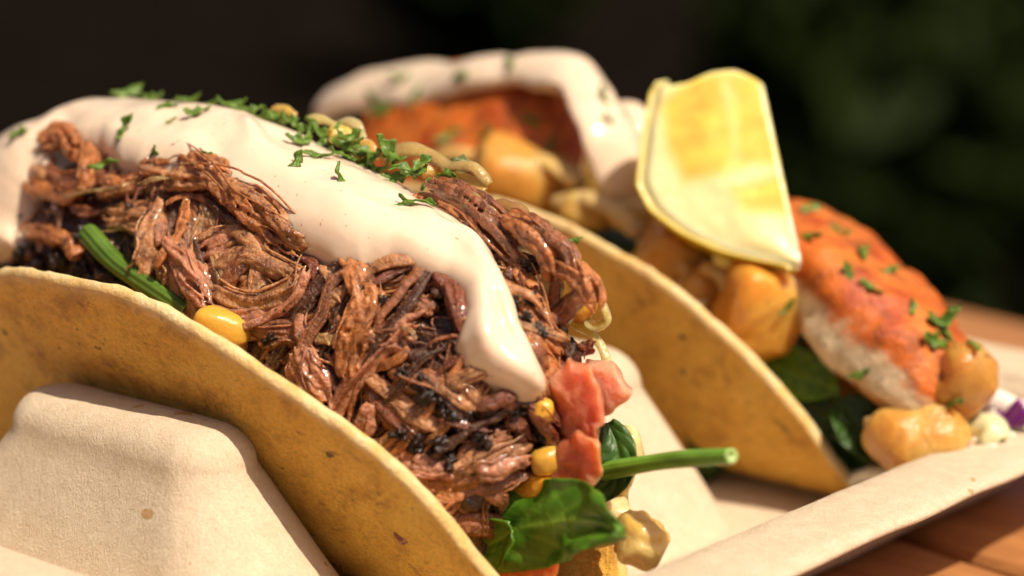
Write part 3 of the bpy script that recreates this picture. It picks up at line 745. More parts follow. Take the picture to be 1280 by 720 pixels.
# ------------------------------------------------------------------ vegetables in the front taco
G1 = (.10, .24, .02)
def stalk(pp, y, w, label, seed, col_a, col_b):
    P = path(pts(pp, y), 30); t = np.linspace(0, 1, 30); w = w / 98.
    T = unit(np.gradient(P, axis=0)); A = unit(np.cross(T, -FV)); B = np.cross(T, A); L_ = []
    for i in range(30):
        a = np.linspace(0, 2 * pi, 48, endpoint=False); r = w / 2 * (1 + .035 * np.cos(11 * a + 1) - .10 * np.cos(2 * a) - .16 * np.exp(-((a - 4.9) / .35) ** 2)) * (1.06 - .12 * t[i] + .04 * sin(t[i] * 11))
        L_.append(P[i] + (np.cos(a) * r)[:, None] * A[i] + (np.sin(a) * r)[:, None] * B[i])
    L_.append(P[-1] + (L_[-1] - P[-1]) * .9 + T[-1] * .015); L_.append(P[-1] + (L_[-1] - P[-1]) * .5 - T[-1] * .02); L_.append(P[-1] + (L_[-1] - P[-1]) * .2 - T[-1] * .05)
    L_.insert(0, P[0] + (L_[0] - P[0]) * .88 - T[0] * .02); L_.insert(0, P[0] + (L_[0] - P[0]) * .45 + T[0] * .01)
    V, F = loft(L_, True, True, True)
    c = np.array([col_a] * len(V)) * (1 + .2 * fbm(V * np.array([2, 2, 9]), seed, 2))[:, None]
    st = np.tile(1 + .22 * np.cos(11 * np.linspace(0, 2 * pi, 48, endpoint=False) + 1) * 1.0, len(V) // 48)[:, None]; c = c * st * (1 + .25 * fbm(V * 1.5, seed + 3, 2))[:, None]
    c[-144:] = col_b; c[:96] = col_b; c = np.clip(c, 0, 1)
    return tag(mk('green_stalk', V, F, M['stem'], colr=c), label, 'stalk')
stalk([(120, 304), (150, 336), (190, 362), (236, 392)], [.22, .16, .12, .06], 28, 'thick cut green stalk sticking out of the pork beside the front shell', 3, (.10, .18, .022), (.32, .42, .12))
stalk([(752, 590), (800, 581), (850, 574), (914, 570)], (.35, .1), 22, 'slim green spinach stalk pointing out over the tray', 4, (.14, .30, .03), (.38, .50, .18))

def leafo(mid, y, side_px, hw, cup, seed, mat, label, th=.018, wav=.06, name='spinach_leaf'):
    P = pts(mid, y); a = plane_pt(600, 500, 1, 0)
    side = np.array([s_[0] * RV - s_[1] * ZV + s_[2] * HV for s_ in side_px], float)
    V, F, vm = leaf(P, side, hw / 98., cup, seed, th=th, wav=wav)
    o = mk(name, V, F, M[mat], colr=vm); return tag(o, label, 'leaf')
leafo([(560, 690), (615, 668), (690, 652), (740, 652), (780, 666)], (-.5, -.8), [(.1, -1, .5), (0, -1, .35), (0, -1, .35), (0, -1, .35), (.1, -1, .3)], 56, -.16, 11, 'spinach', 'glossy green spinach leaf with pointed tip at the front taco opening', wav=.15)
leafo([(640, 664), (610, 682), (560, 700)], (-.75, -.55), [(.3, 1, -.3), (.3, 1, -.3), (.3, 1, -.3)], 34, .35, 12, 'spinach', 'small pale green spinach lobe folded under a pointed leaf')
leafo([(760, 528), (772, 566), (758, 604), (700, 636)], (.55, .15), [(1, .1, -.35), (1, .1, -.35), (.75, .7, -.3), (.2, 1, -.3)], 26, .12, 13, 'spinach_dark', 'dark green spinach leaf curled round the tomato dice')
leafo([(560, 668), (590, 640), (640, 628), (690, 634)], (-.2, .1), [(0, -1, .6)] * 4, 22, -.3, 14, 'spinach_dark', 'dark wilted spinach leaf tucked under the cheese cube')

def prism(px_poly, y, depth, seed, tint, name, mat, label, cat, bev=.08, tint2=None, tiltv=(0, 0, 0), lump=.03):
    """diced piece: outline in the picture plane given a real depth, rounded edges"""
    P = pts(px_poly, y); c = P.mean(0)
    dirv = unit(HV + np.array(tiltv)); Q = resample(P, 96)
    Q = Q + np.array([fbm(Q * 3 + seed, seed + k, 2) for k in (1, 2, 3)]).T * lump
    nr = unit(np.cross(Q[16] - Q[0], Q[32] - Q[0]));
    L_ = []
    for s_, d in ((.08, -.03), (.2, -.03), (.35, -.03), (.5, -.02), (.65, -.02), (.78, -.01), (.88, 0), (.95, .25 * bev), (1, bev), (1.02, depth * .5), (1, depth - bev), (.93, depth), (.5, depth + .01)):
        L_.append(c + (Q - c) * s_ + dirv * d)
    V, F = loft(L_, True, True, False)
    V = V + np.array([fbm(V * 2.2 + seed, seed + k, 3) for k in (1, 2, 3)]).T * lump + np.array([fbm(V * 6 + seed, seed + k, 2) for k in (5, 6, 7)]).T * lump * .35
    o = mk(name, V, F, M[mat], colr=cols(V, tint, .15, seed, tint2, 1.6)); return tag(o, label, cat)
prism([(688, 474), (716, 452), (742, 464), (752, 520), (748, 552), (712, 556), (696, 530)], -.15, .6, 21, (.64, .15, .075), 'tomato_dice', 'tomato', 'large pinkish red tomato dice beside the end of the sauce', 'tomato', tint2=(.72, .24, .13), lump=.06)
prism([(704, 552), (730, 540), (756, 562), (754, 596), (722, 620), (678, 603), (690, 576)], -.3, .6, 27, (.66, .16, .07), 'tomato_dice', 'tomato', 'lower orange red tomato dice resting above the dark spinach', 'tomato', tint2=(.74, .25, .11), lump=.06)
prism([(738, 462), (764, 462), (790, 492), (768, 518), (748, 524), (744, 490)], .3, .5, 22, (.58, .085, .035), 'tomato_dice', 'tomato', 'smaller red tomato dice with a pointed corner behind the large one', 'tomato', tint2=(.68, .32, .20), lump=.04)
prism([(600, 708), (650, 700), (700, 700), (690, 735), (620, 740)], -.55, .5, 23, (.62, .16, .04), 'tomato_dice', 'tomato', 'orange red tomato dice peeking out under the spinach leaf', 'tomato')
prism([(630, 612), (662, 594), (696, 604), (700, 636), (650, 640)], -.45, .5, 24, (.80, .36, .030), 'cheese_cube', 'cheese', 'orange yellow cheese cube above the spinach leaf', 'cheese', lump=.02)
for px, py, y, sz, lab, sd, rt in ((288, 420, (.3,), (74, 42), 'shiny yellow corn kernel wedged behind the front tortilla edge', 31, (0, 0, .35)), (668, 578, (.32,), (46, 38), 'translucent yellow corn kernel between pork and tomato', 32, (0, .2, -.2)), (662, 522, (.3,), (26, 34), 'small yellow corn kernel under the end of the sauce', 33, (0, 0, .3)), (728, 384, .8, (34, 44), 'bright yellow corn kernel beside an onion ring', 34, (0, 0, .5))):
    piece('corn_kernel', px, py, y, sz, (.72, .38, .05), 'cheese', lab, 'corn kernel', sd, rt, .8, .05)
# browned onion and corn bits at the opening
piece('fried_onion_chunk', 800, 678, .2, (66, 66), (.74, .44, .10), 'onion', 'glossy yellow brown onion chunk with pepper specks on the tortilla corner', 'onion', 41, (.2, .3, .5), .7, .14, tint2=(.80, .54, .18))
piece('fried_onion_chunk', 752, 668, .25, (60, 22), (.66, .40, .15), 'roast', 'thin browned onion sliver leading to the speckled chunk', 'onion', 42, (0, .3, .25), .7, .12)
for k, (px, py, y, sz) in enumerate([(786, 556, .95, (34, 64)), (768, 600, .8, (50, 60)), (742, 644, .5, (80, 44))]):
    piece('tortilla_crumb', px, py, y, sz, (.74, .50, .17), 'roast', ['pale yellow crumbly tortilla fold right of the tomato', 'yellow crumbly tortilla fold under the slim stalk', 'flat yellow tortilla crumb behind the spinach tip', 'small yellow tortilla crumb above the slim stalk'][k], 'tortilla crumb', 50 + k, (0, 0, .3 * (k - 1)), .7, .2, tint2=(.8, .6, .3))

ON = [([(566, 236), (600, 252), (634, 290), (648, 318), (660, 340)], [.52] * 5, 17, 'long browned onion strip beside the upper sauce edge', (.50, .27, .09)),
      ([(640, 306), (672, 314), (684, 344), (688, 384)], [.5] * 4, 17, 'translucent onion strip curling down beside the sauce', (.56, .37, .14)),
      ([(640, 312), (656, 334), (664, 372)], [.5] * 3, 9, 'thin onion thread beside a curling translucent strip', (.56, .37, .14)),
      ([(712, 328), (736, 346), (752, 378), (758, 400), (744, 408), (732, 402)], (.8, .75), 15, 'pale onion ring end hanging off the pork above the tray', (.62, .44, .16)),
      ([(714, 402), (736, 414), (752, 434), (762, 462)], (.8, .7), 13, 'pale onion strip draped just above the tomato', (.62, .45, .18)),
      ([(386, 146), (404, 150), (420, 158), (436, 172)], (.7, .6), 13, 'pale yellow onion strip on the crest under parsley', (.70, .50, .18)),
      ([(412, 164), (432, 152), (448, 158), (452, 176)], (.75, .7), 14, 'curled yellow onion end beside the parsley heap', (.74, .55, .24)),
      ([(446, 176), (462, 182), (470, 200)], (.6, .5), 12, 'orange fried onion curl in the parsley heap', (.70, .33, .08)),
      ([(478, 198), (506, 186), (536, 192), (560, 206), (590, 208), (612, 230)], (.8, .85), 18, 'yellow onion strip lying behind the parsley on the crest', (.56, .35, .12)),
      ([(548, 214), (580, 222), (606, 238)], (.9, .8), 13, 'orange yellow onion strip behind the crest near the fried chunk', (.64, .36, .10)),
      ([(340, 136), (358, 137), (368, 146)], (.6, .6), 12, 'small orange onion curl peeking over the sauce crest', (.66, .36, .08)),
      ([(620, 252), (648, 262), (668, 280)], (.8, .7), 18, 'dark browned onion strip at the back of the pork', (.34, .17, .06))]
for k, (pp, y, w, lab, tn) in enumerate(ON):
    P = pts(pp, y); V, F = strip(P, np.array([VIEWN] * len(P)), w * .85 / 98., .045, 70 + k)
    tag(mk('onion_strip', V, F, M['onion'], colr=cols(V, tn, .25, k)), lab, 'onion')
for k, (px, py, y, sz, lab) in enumerate([(536, 214, .8, (34, 22), 'orange fried corn piece on the crest beside parsley'), (584, 246, .9, (40, 30), 'browned vegetable chunk behind the sauce crest'), (574, 206, 1.0, (22, 22), 'dark green pepper bit behind the sauce crest'), (424, 170, .55, (30, 24), 'yellow corn bit buried in the parsley heap')]):
    piece('fried_bit', px, py, y, sz, [(.68, .38, .10), (.46, .22, .07), (.10, .13, .03), (.74, .46, .10)][k], 'roast', lab, 'vegetable bit', 80 + k, (0, .3, .2), .7, .16)
for k, (px, py, w) in enumerate([(30, 318, 24), (50, 330, 20), (76, 326, 26), (102, 338, 22), (120, 322, 20), (104, 296, 22), (16, 334, 18), (138, 346, 20), (64, 344, 18), (116, 352, 22), (152, 360, 18), (36, 340, 16), (90, 350, 18)]):
    P, N = on_mound(px, py, .02); V, F = chunk(P, (w / 98., w / 98., w / 98. * .8), 200 + k, (0, 0, k), .9, .3, freq=3)
    tag(mk('charred_bit', V, F, M['char']), 'glossy blackened bark nugget behind the left of the front shell', 'charred bit', 'charred nuggets')

for k, (px, py, w) in enumerate([(540, 500, 22), (556, 512, 18), (530, 490, 16), (570, 528, 20), (548, 556, 18), (560, 580, 16), (668, 330, 14), (656, 386, 16), (650, 408, 14), (690, 318, 16), (712, 436, 18), (664, 420, 14), (480, 388, 14), (508, 470, 14), (580, 590, 14), (470, 440, 12), (600, 556, 16), (340, 430, 12), (440, 396, 10), (452, 424, 10), (505, 545, 16), (522, 560, 16), (640, 520, 14), (678, 566, 18)]):
    P, N = on_mound(px, py, .16); V, F = chunk(P, (w / 98. * 1.5, w / 98., w / 98. * .7), 240 + k, (k * .7, k * 1.1, -.6 + .2 * (k % 4)), .9, .35, freq=3)
    tag(mk('charred_bit', V, F, M['char']), 'black charred bark scrap stuck among the %s' % ('pork shreds behind the sauce' if px > 640 and py < 480 else 'pork shreds below the sauce'), 'charred bit', 'charred scraps in the pork')

# ------------------------------------------------------------------ parsley
def flake(c, n, size, seed, spin):
    g_ = np.random.default_rng(seed); n = unit(n); a = unit(np.cross(n, [.3, .5, .81])); b = np.cross(n, a)
    a, b = a * cos(spin) + b * sin(spin), -a * sin(spin) + b * cos(spin)
    nu, nv = 12, 7; t = np.linspace(-1, 1, nu); q = np.linspace(-1, 1, nv); G = np.zeros((nu, nv, 3))
    asp = g_.uniform(.45, .8); c1, c2, tw = g_.uniform(.1, .8), g_.uniform(.3, 1.0) * g_.choice([-1, 1]), g_.normal(0, .7)
    lob = g_.uniform(0, 6.28); bend = g_.normal(0, .35)
    for i, u in enumerate(t):
        hw = asp * (1 - abs(u) ** 2.2) ** .6 * (1 + .45 * sin(u * 7 + lob)) * .5 + .015
        for j, w in enumerate(q):
            x, y = u, w * hw + bend * u * u; z = c1 * u * u * .45 + c2 * (w * hw) ** 2 * 1.8 + .08 * sin(u * 5 + w * 2 + lob)
            y, z = y * cos(tw * u) - z * sin(tw * u), y * sin(tw * u) + z * cos(tw * u)
            G[i, j] = np.asarray(c) + (a * x + b * y) * size / 2 + n * (z * size / 2 + .01)
    return sheet(G, .018)
FL = [(26,168,26,.3),(160,115,42,.6),(192,124,24,0),(209,134,26,.1),(240,124,24,.1),(158,162,34,1.4),(214,153,14,.2),(248,144,30,.2),(194,190,24,.4),(260,195,24,-.2),(268,129,24,.1),(284,130,26,0),(303,135,28,-.2),(318,138,24,.2),(334,146,28,.3),(350,144,30,-.4),(362,152,22,.2),(373,181,30,.2),(370,205,26,1.3),(397,197,34,.2),(424,197,28,.1),(425,225,32,-.6),
 (389,154,36,-.8),(400,166,30,-.5),(412,172,30,.3),(422,168,24,-.9),(440,183,34,-.2),(451,193,28,.4),(460,207,32,-.5),(490,220,30,.1),(483,185,38,-.7),(494,197,30,-.6),(506,209,32,-.3),(526,205,26,.9),(541,226,30,.2),(522,256,38,.2),(111,191,22,.5),(141,228,36,.3),(430,180,30,.2),(446,204,24,-.3),(470,196,30,.2),(476,212,28,-.4),(405,180,22,.4),(378,160,26,-.5),(498,222,24,.5),(516,216,26,-.4),(230,129,20,.2),(222,125,22,.4),(344,152,22,.4),(458,190,30,-.6),(440,170,24,.6),(300,131,22,.3),(740,370,20,1.2),(720,300,14,.2),(664,338,14,.4)]
_g = np.random.default_rng(77)
for k in range(5):
    u_ = _g.uniform(0, 1); FL.append((float(375 + 175 * u_ + _g.normal(0, 12)), float(156 + 74 * u_ + _g.normal(0, 16)), float(_g.uniform(18, 28)), float(_g.normal(-.3, .8))))
for k, (px, py, sz, sp) in enumerate(FL):
    d = ray(px, py); h = BVS.ray_cast(Vector(CAM), Vector(d)); on = 'on the cream sauce'
    if h[0] is not None:
        n = np.array(h[1]); n = n if n @ d < 0 else -n; c = np.array(h[0]) + n * .03
    else:
        c, n = on_mound(px, py, .34, .45); on = 'on the crest of the pork taco' if px < 600 else 'behind the sauce by the onions'
        if px < 145: on = 'on the pork under the sauce'
    n = unit(n + .35 * (-FV)); tilt = np.random.default_rng(k).normal(0, .35, 3); n = unit(n + tilt)
    # spin measured from the picture's right direction
    a0 = unit(np.cross(n, [.3, .5, .81])); b0 = np.cross(n, a0); r_ = RV * cos(sp) + UV_ * sin(sp)
    V, F = flake(c, n, sz * 1.15 / 97., 300 + k, math.atan2(r_ @ b0, r_ @ a0))
    size_w = 'large' if sz > 33 else ('small' if sz < 25 else 'curled')
    tag(mk('parsley_flake', V, F, M['parsley']), '%s green parsley flake %s' % (size_w, on), 'parsley', 'parsley flakes on the front taco')

# ------------------------------------------------------------------ fillings of the rear taco
YC2 = 6.9
REAR_V, REAR_F = [], []
def rear(V, F):
    n0 = sum(len(q) for q in REAR_V); REAR_V.append(np.asarray(V)); REAR_F.extend([tuple(int(i) + n0 for i in f) for f in F if len(f) < 5])
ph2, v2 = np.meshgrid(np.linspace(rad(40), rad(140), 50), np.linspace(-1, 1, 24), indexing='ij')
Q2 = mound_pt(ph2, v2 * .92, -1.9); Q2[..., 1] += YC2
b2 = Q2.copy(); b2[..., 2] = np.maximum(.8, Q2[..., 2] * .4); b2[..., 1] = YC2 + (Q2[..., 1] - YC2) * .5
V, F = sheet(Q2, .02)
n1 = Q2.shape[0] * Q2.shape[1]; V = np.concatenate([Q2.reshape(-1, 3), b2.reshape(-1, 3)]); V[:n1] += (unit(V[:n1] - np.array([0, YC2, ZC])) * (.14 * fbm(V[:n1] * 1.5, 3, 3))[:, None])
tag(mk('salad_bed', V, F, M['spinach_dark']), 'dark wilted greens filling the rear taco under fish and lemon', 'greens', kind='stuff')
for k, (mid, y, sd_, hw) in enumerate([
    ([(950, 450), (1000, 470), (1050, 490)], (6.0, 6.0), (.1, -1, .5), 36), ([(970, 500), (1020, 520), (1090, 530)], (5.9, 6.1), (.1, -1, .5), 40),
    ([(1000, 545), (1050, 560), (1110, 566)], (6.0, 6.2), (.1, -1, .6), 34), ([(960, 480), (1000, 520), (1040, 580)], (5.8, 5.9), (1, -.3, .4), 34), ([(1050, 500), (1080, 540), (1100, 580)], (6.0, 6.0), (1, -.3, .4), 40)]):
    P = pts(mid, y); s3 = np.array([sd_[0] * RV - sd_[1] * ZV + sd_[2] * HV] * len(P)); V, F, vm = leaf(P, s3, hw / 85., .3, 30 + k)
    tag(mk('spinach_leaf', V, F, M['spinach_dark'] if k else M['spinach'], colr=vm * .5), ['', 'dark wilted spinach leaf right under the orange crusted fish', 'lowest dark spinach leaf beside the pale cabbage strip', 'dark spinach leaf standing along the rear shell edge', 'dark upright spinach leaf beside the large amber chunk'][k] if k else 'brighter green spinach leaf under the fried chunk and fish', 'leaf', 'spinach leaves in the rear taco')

def fillet(c, ax, up, L, W, T, seed, name, label, thr=-.12):
    """fish fillet: long rounded slab; orange spiced crust on its upper face, white flesh at the sides"""
    ax = unit(ax); up = unit(np.asarray(up) - ax * (np.asarray(up) @ ax)); sd_ = np.cross(ax, up); n, m = 60, 48
    t = np.linspace(-1, 1, n); a = np.linspace(0, 2 * pi, m, endpoint=False); G = np.zeros((n, m, 3)); C = np.zeros((n, m, 3))
    for i, u in enumerate(t):
        k = (1 - abs(u) ** 3.2) ** .45 * (1 - .16 * u) + .01
        f = lambda x: np.sign(x) * np.abs(x) ** .78
        G[i] = np.asarray(c) + ax * (u * L / 2) + sd_ * (f(np.cos(a)) * W / 2 * k)[:, None] + up * ((f(np.sin(a)) * T / 2 * (k * .4 + .6 * min(1, k * 1.2)) + .12 * T * (1 - u * u)))[:, None]
    P = G.reshape(-1, 3); nz = fbm(P * 1.6 + seed, seed, 4)
    h = np.tile(np.sin(a), n) + .30 * nz + .15 * fbm(P * 6, seed + 3, 2)
    k = smooth01((h - thr) / .30)[:, None]; k2 = smooth01((fbm(P * 3, seed + 9, 3) + .2) / .8)[:, None]
    k3 = smooth01((fbm(P * 5.5, seed + 14, 3) - .15) / .4)[:, None]; k4 = smooth01((fbm(P * 2.2, seed + 15, 3) + .1) / .6)[:, None]
    orange = np.array([(.68, .155, .016)]) * (1 - k2) + np.array([(.46, .07, .008)]) * k2
    orange = orange * (1 - k4 * .3) + np.array([(.78, .30, .05)]) * k4 * .3
    orange = orange * (1 - k3 * .6) + np.array([(.22, .05, .010)]) * k3 * .6
    C = np.array([(.84, .66, .44)]) * (1 - k) + orange * k
    low_ = smooth01((-h - .55) / .3)[:, None]; C = C * (1 - low_) + np.array([(.62, .26, .07)]) * low_
    out = unit(P - np.asarray(c)); P = P + out * (.11 * nz + .012 * fbm(P * 7, seed + 1, 2))[:, None]
    V = P; F = [list(map(int, q)) for q in grid_faces(n, m, wrap_v=True)]; F.append(list(range(m))); F.append(list(range((n - 1) * m, n * m))[::-1])
    rear(V, F)
    return tag(mk(name, V, F, M['fish'], colr=np.clip(C, 0, 1)), label, 'fish')
a_, b_ = plane_pt(958, 288, 1, 7.7), plane_pt(1188, 514, 1, 6.3)
fr_c = (a_ + b_) / 2
fillet(fr_c, b_ - a_, RV * .60 + ZV * .62 - HV * .50, 4.5, 2.3, 1.5, 5, 'fish_fillet', 'orange crusted white fish fillet leaning out right of the lemon wedge')
a_, b_ = plane_pt(440, 168, 1, 7.3), plane_pt(765, 198, 1, 7.1)
fillet((a_ + b_) / 2, b_ - a_, -HV * .85 + ZV * .5, 4.7, 2.5, 1.3, 8, 'fish_fillet', 'rust orange fish fillet under white sauce left of the lemon')
# white sauce over the rear fillet: a thick ribbon along the top that spills over the right end
def blob_ribbon(P, W, T, nrm, seed, name, label, n=70, m=22):
    Pp = path(P, n); wd = np.interp(np.linspace(0, 1, n), np.linspace(0, 1, len(W)), W); tk = np.interp(np.linspace(0, 1, n), np.linspace(0, 1, len(T)), T)
    Tn = unit(np.gradient(Pp, axis=0)); Nn = unit(path(nrm, n)); S = unit(np.cross(Tn, Nn)); Nn = np.cross(S, Tn)
    t = np.linspace(0, 1, n); cap = np.sqrt(np.clip(1 - (np.clip(abs(t - .5) * 2 - .88, 0, 1) / .12) ** 2, 0, 1)) + .02
    a = np.linspace(0, 2 * pi, m, endpoint=False); G = Pp[:, None] + S[:, None] * (np.cos(a)[None] * (wd * cap)[:, None] / 2)[..., None] + Nn[:, None] * (np.sin(a)[None] * (tk * cap)[:, None] / 2)[..., None]
    V = G.reshape(-1, 3); V = V + np.array([fbm(V * 1.2, seed + k, 2) for k in (0, 3, 6)]).T * .10
    F = [list(map(int, q)) for q in grid_faces(n, m, wrap_v=True)]; F.append(list(range(m))); F.append(list(range((n - 1) * m, n * m))[::-1])
    rear(V, F)
    return tag(mk(name, V, F, M['sauce']), label, 'sauce')
RP = np.array([plane_pt(400, 140, 1, 7.2), plane_pt(450, 112, 1, 7.2), plane_pt(560, 98, 1, 7.2), plane_pt(660, 90, 1, 7.1), plane_pt(716, 100, 1, 6.9), plane_pt(748, 150, 1, 6.5), plane_pt(766, 215, 1, 6.3), plane_pt(764, 262, 1, 6.3)])
blob_ribbon(RP, [.5, .8, .9, .9, .85, .8, .7, .3], [.3, .42, .40, .36, .4, .34, .26, .2], np.array([ZV - .75 * HV] * 4 + [ZV * .8 - HV * .6 + RV * .3, RV * .5 - HV * .8 + ZV * .3, RV * .3 - HV, RV * .3 - HV]), 6, 'cream_sauce', 'white sauce running over the rust orange fillet behind')
blob_ribbon(np.array([plane_pt(770, 140, 1, 7.3), plane_pt(800, 160, 1, 7.2), plane_pt(795, 230, 1, 6.9), plane_pt(770, 280, 1, 6.6)]), [.4, .5, .5, .3], [.3, .3, .3, .2], np.array([ZV - HV * .5, RV * .2 - HV, RV * .2 - HV, -HV]), 9, 'cream_sauce', 'lump of white sauce tucked behind the left side of the lemon')

RO = [(660, 222, 6.3, (150, 84), (.62, .34, .10), (.1, .2, .35), 'large golden roasted chunk below the rust orange fillet', .62), (545, 205, 6.8, (90, 50), (.66, .38, .12), (0, 0, .2), 'golden roasted chunk at the left below the rust fillet', .65), (836, 330, 6.0, (86, 96), (.62, .34, .11), (.2, .1, .5), 'browned onion chunk under the lemon next to the shell edge', .6), (878, 366, 5.9, (66, 66), (.56, .30, .10), (0, .2, .6), 'dull browned onion chunk between shell edge and golden cube', .7),
      (950, 388, 5.95, (104, 116), (.74, .36, .075), (.1, .3, .25), 'golden roasted cube in front of the orange crusted fish', .55), (1150, 548, 6.1, (128, 92), (.60, .33, .10), (.1, .2, .15), 'large amber roasted chunk under the tip of the fish', .95), (1204, 476, 6.5, (74, 84), (.50, .24, .06), (0, .2, .5), 'browned amber chunk at the outer end of the fish', .95), (790, 268, 6.5, (60, 40), (.70, .48, .24), (0, 0, .2), 'pale onion chunk below the white sauce by the lemon', .7), (735, 262, 6.2, (70, 40), (.60, .36, .13), (0, 0, .4), 'dull amber chunk lying on the rear shell edge', .7)]
for k, (px, py, y, sz, tn, rt, lab, bx_) in enumerate(RO):
    tn = (min(.92, tn[0] * 1.28), tn[1] * 1.35, tn[2] * 1.1)
    piece('roasted_chunk', px, py, y, sz, tn, 'roast', lab, 'roasted chunk', 120 + k, rt, bx_ * .9, .09, depth=max(sz) / 100. * .8, freq=1.4, tint2=(tn[0] * .85, tn[1] * .68, tn[2] * .5))
CB = [([(1030, 588), (1066, 584), (1110, 604)], 6.1, 26, (.72, .64, .44), 'pale limp cabbage strip beside the rear shell end'), ([(1176, 556), (1206, 536), (1236, 530), (1252, 548)], 6.6, 44, (.74, .70, .40), 'pale yellow cabbage curl resting on the tray rim'), ([(1216, 494), (1246, 496), (1284, 514)], 7.4, 32, (.78, .70, .62), 'white cabbage shred on the rim by the table'), ([(1236, 520), (1262, 524), (1290, 516)], 7.2, 16, (.20, .02, .22), 'purple cabbage shred on the rim by the table'),
      ([(1140, 562), (1160, 566), (1172, 588)], 6.2, 26, (.22, .02, .25), 'purple cabbage shred under the amber chunk'), ([(1128, 582), (1146, 592), (1164, 600)], 6.0, 26, (.26, .42, .05), 'bright green leaf shred beside the purple cabbage'), ([(850, 352), (860, 360), (880, 380)], 5.7, 16, (.80, .68, .42), 'small pale onion shred on the rear shell edge')]
CB += [([(800, 300), (830, 310), (858, 336), (870, 372)], 5.8, 20, (.62, .40, .14), 'browned onion strip curling below the lemon'), ([(880, 330), (905, 345), (915, 380), (905, 408)], 5.7, 18, (.66, .44, .16), 'amber onion strip beside the golden cube'), ([(1090, 520), (1110, 560), (1150, 590), (1190, 580)], 5.8, 22, (.70, .46, .18), 'amber onion strip wrapped under the large amber chunk'),
       ([(1060, 600), (1090, 590), (1130, 596)], 5.9, 14, (.78, .72, .58), 'thin white cabbage shred by the rear shell tip'), ([(1200, 560), (1224, 552), (1244, 560)], 6.5, 14, (.80, .76, .66), 'thin white cabbage shred on the inner rim'), ([(1188, 566), (1206, 572), (1214, 560)], 6.3, 10, (.24, .03, .26), 'small purple cabbage shred on the inner rim'), ([(520, 200), (560, 190), (600, 196), (640, 214)], 6.2, 24, (.70, .44, .15), 'amber onion strip below the rust orange fillet'), ([(690, 250), (730, 244), (770, 262), (800, 290)], 6.0, 20, (.66, .46, .20), 'pale amber onion strip along the rear shell edge'), ([(620, 190), (680, 200), (720, 226)], 6.1, 16, (.74, .50, .18), 'golden onion strip on the large roasted chunk')]
for k, (pp, y, w, tn, lab) in enumerate(CB):
    P = pts(pp, y); V, F = strip(P, np.array([VIEWN + RV * .2] * len(P)), w / 84., .09, 170 + k, arch=.7, wob=.2)
    tag(mk('cabbage_shred', V, F, M['cabbage'], colr=cols(V, tn, .2, k)), lab, 'cabbage')

g5 = np.random.default_rng(21)
for k in range(12):
    x, y = g5.uniform(1172, 1276), 0; y = 566 - (x - 1172) * .42 + g5.normal(0, 8); a = g5.normal(-.3, .7); L2 = g5.uniform(14, 26); pur = k % 4 == 3
    pp = [(x - L2 * cos(a), y - L2 * sin(a)), (x, y + g5.normal(0, 6)), (x + L2 * cos(a), y + L2 * sin(a))]
    yy = 6.35 + (x - 1172) / 104. * 1.0; P = pts(pp, yy); V, F = strip(P, np.array([VIEWN + RV * .2 + g5.normal(size=3) * .3] * 3), g5.uniform(8, 15) / 84., .06, 400 + k, arch=.6, wob=.3)
    tag(mk('cabbage_shred', V, F, M['cabbage'], colr=cols(V, (.24, .03, .26) if pur else (.80, .76, .60), .2, k)), 'curled %s cabbage sliver heaped at the outer end of the rear taco' % ('violet' if pur else 'creamy white'), 'cabbage', 'cabbage slivers at the rear taco')

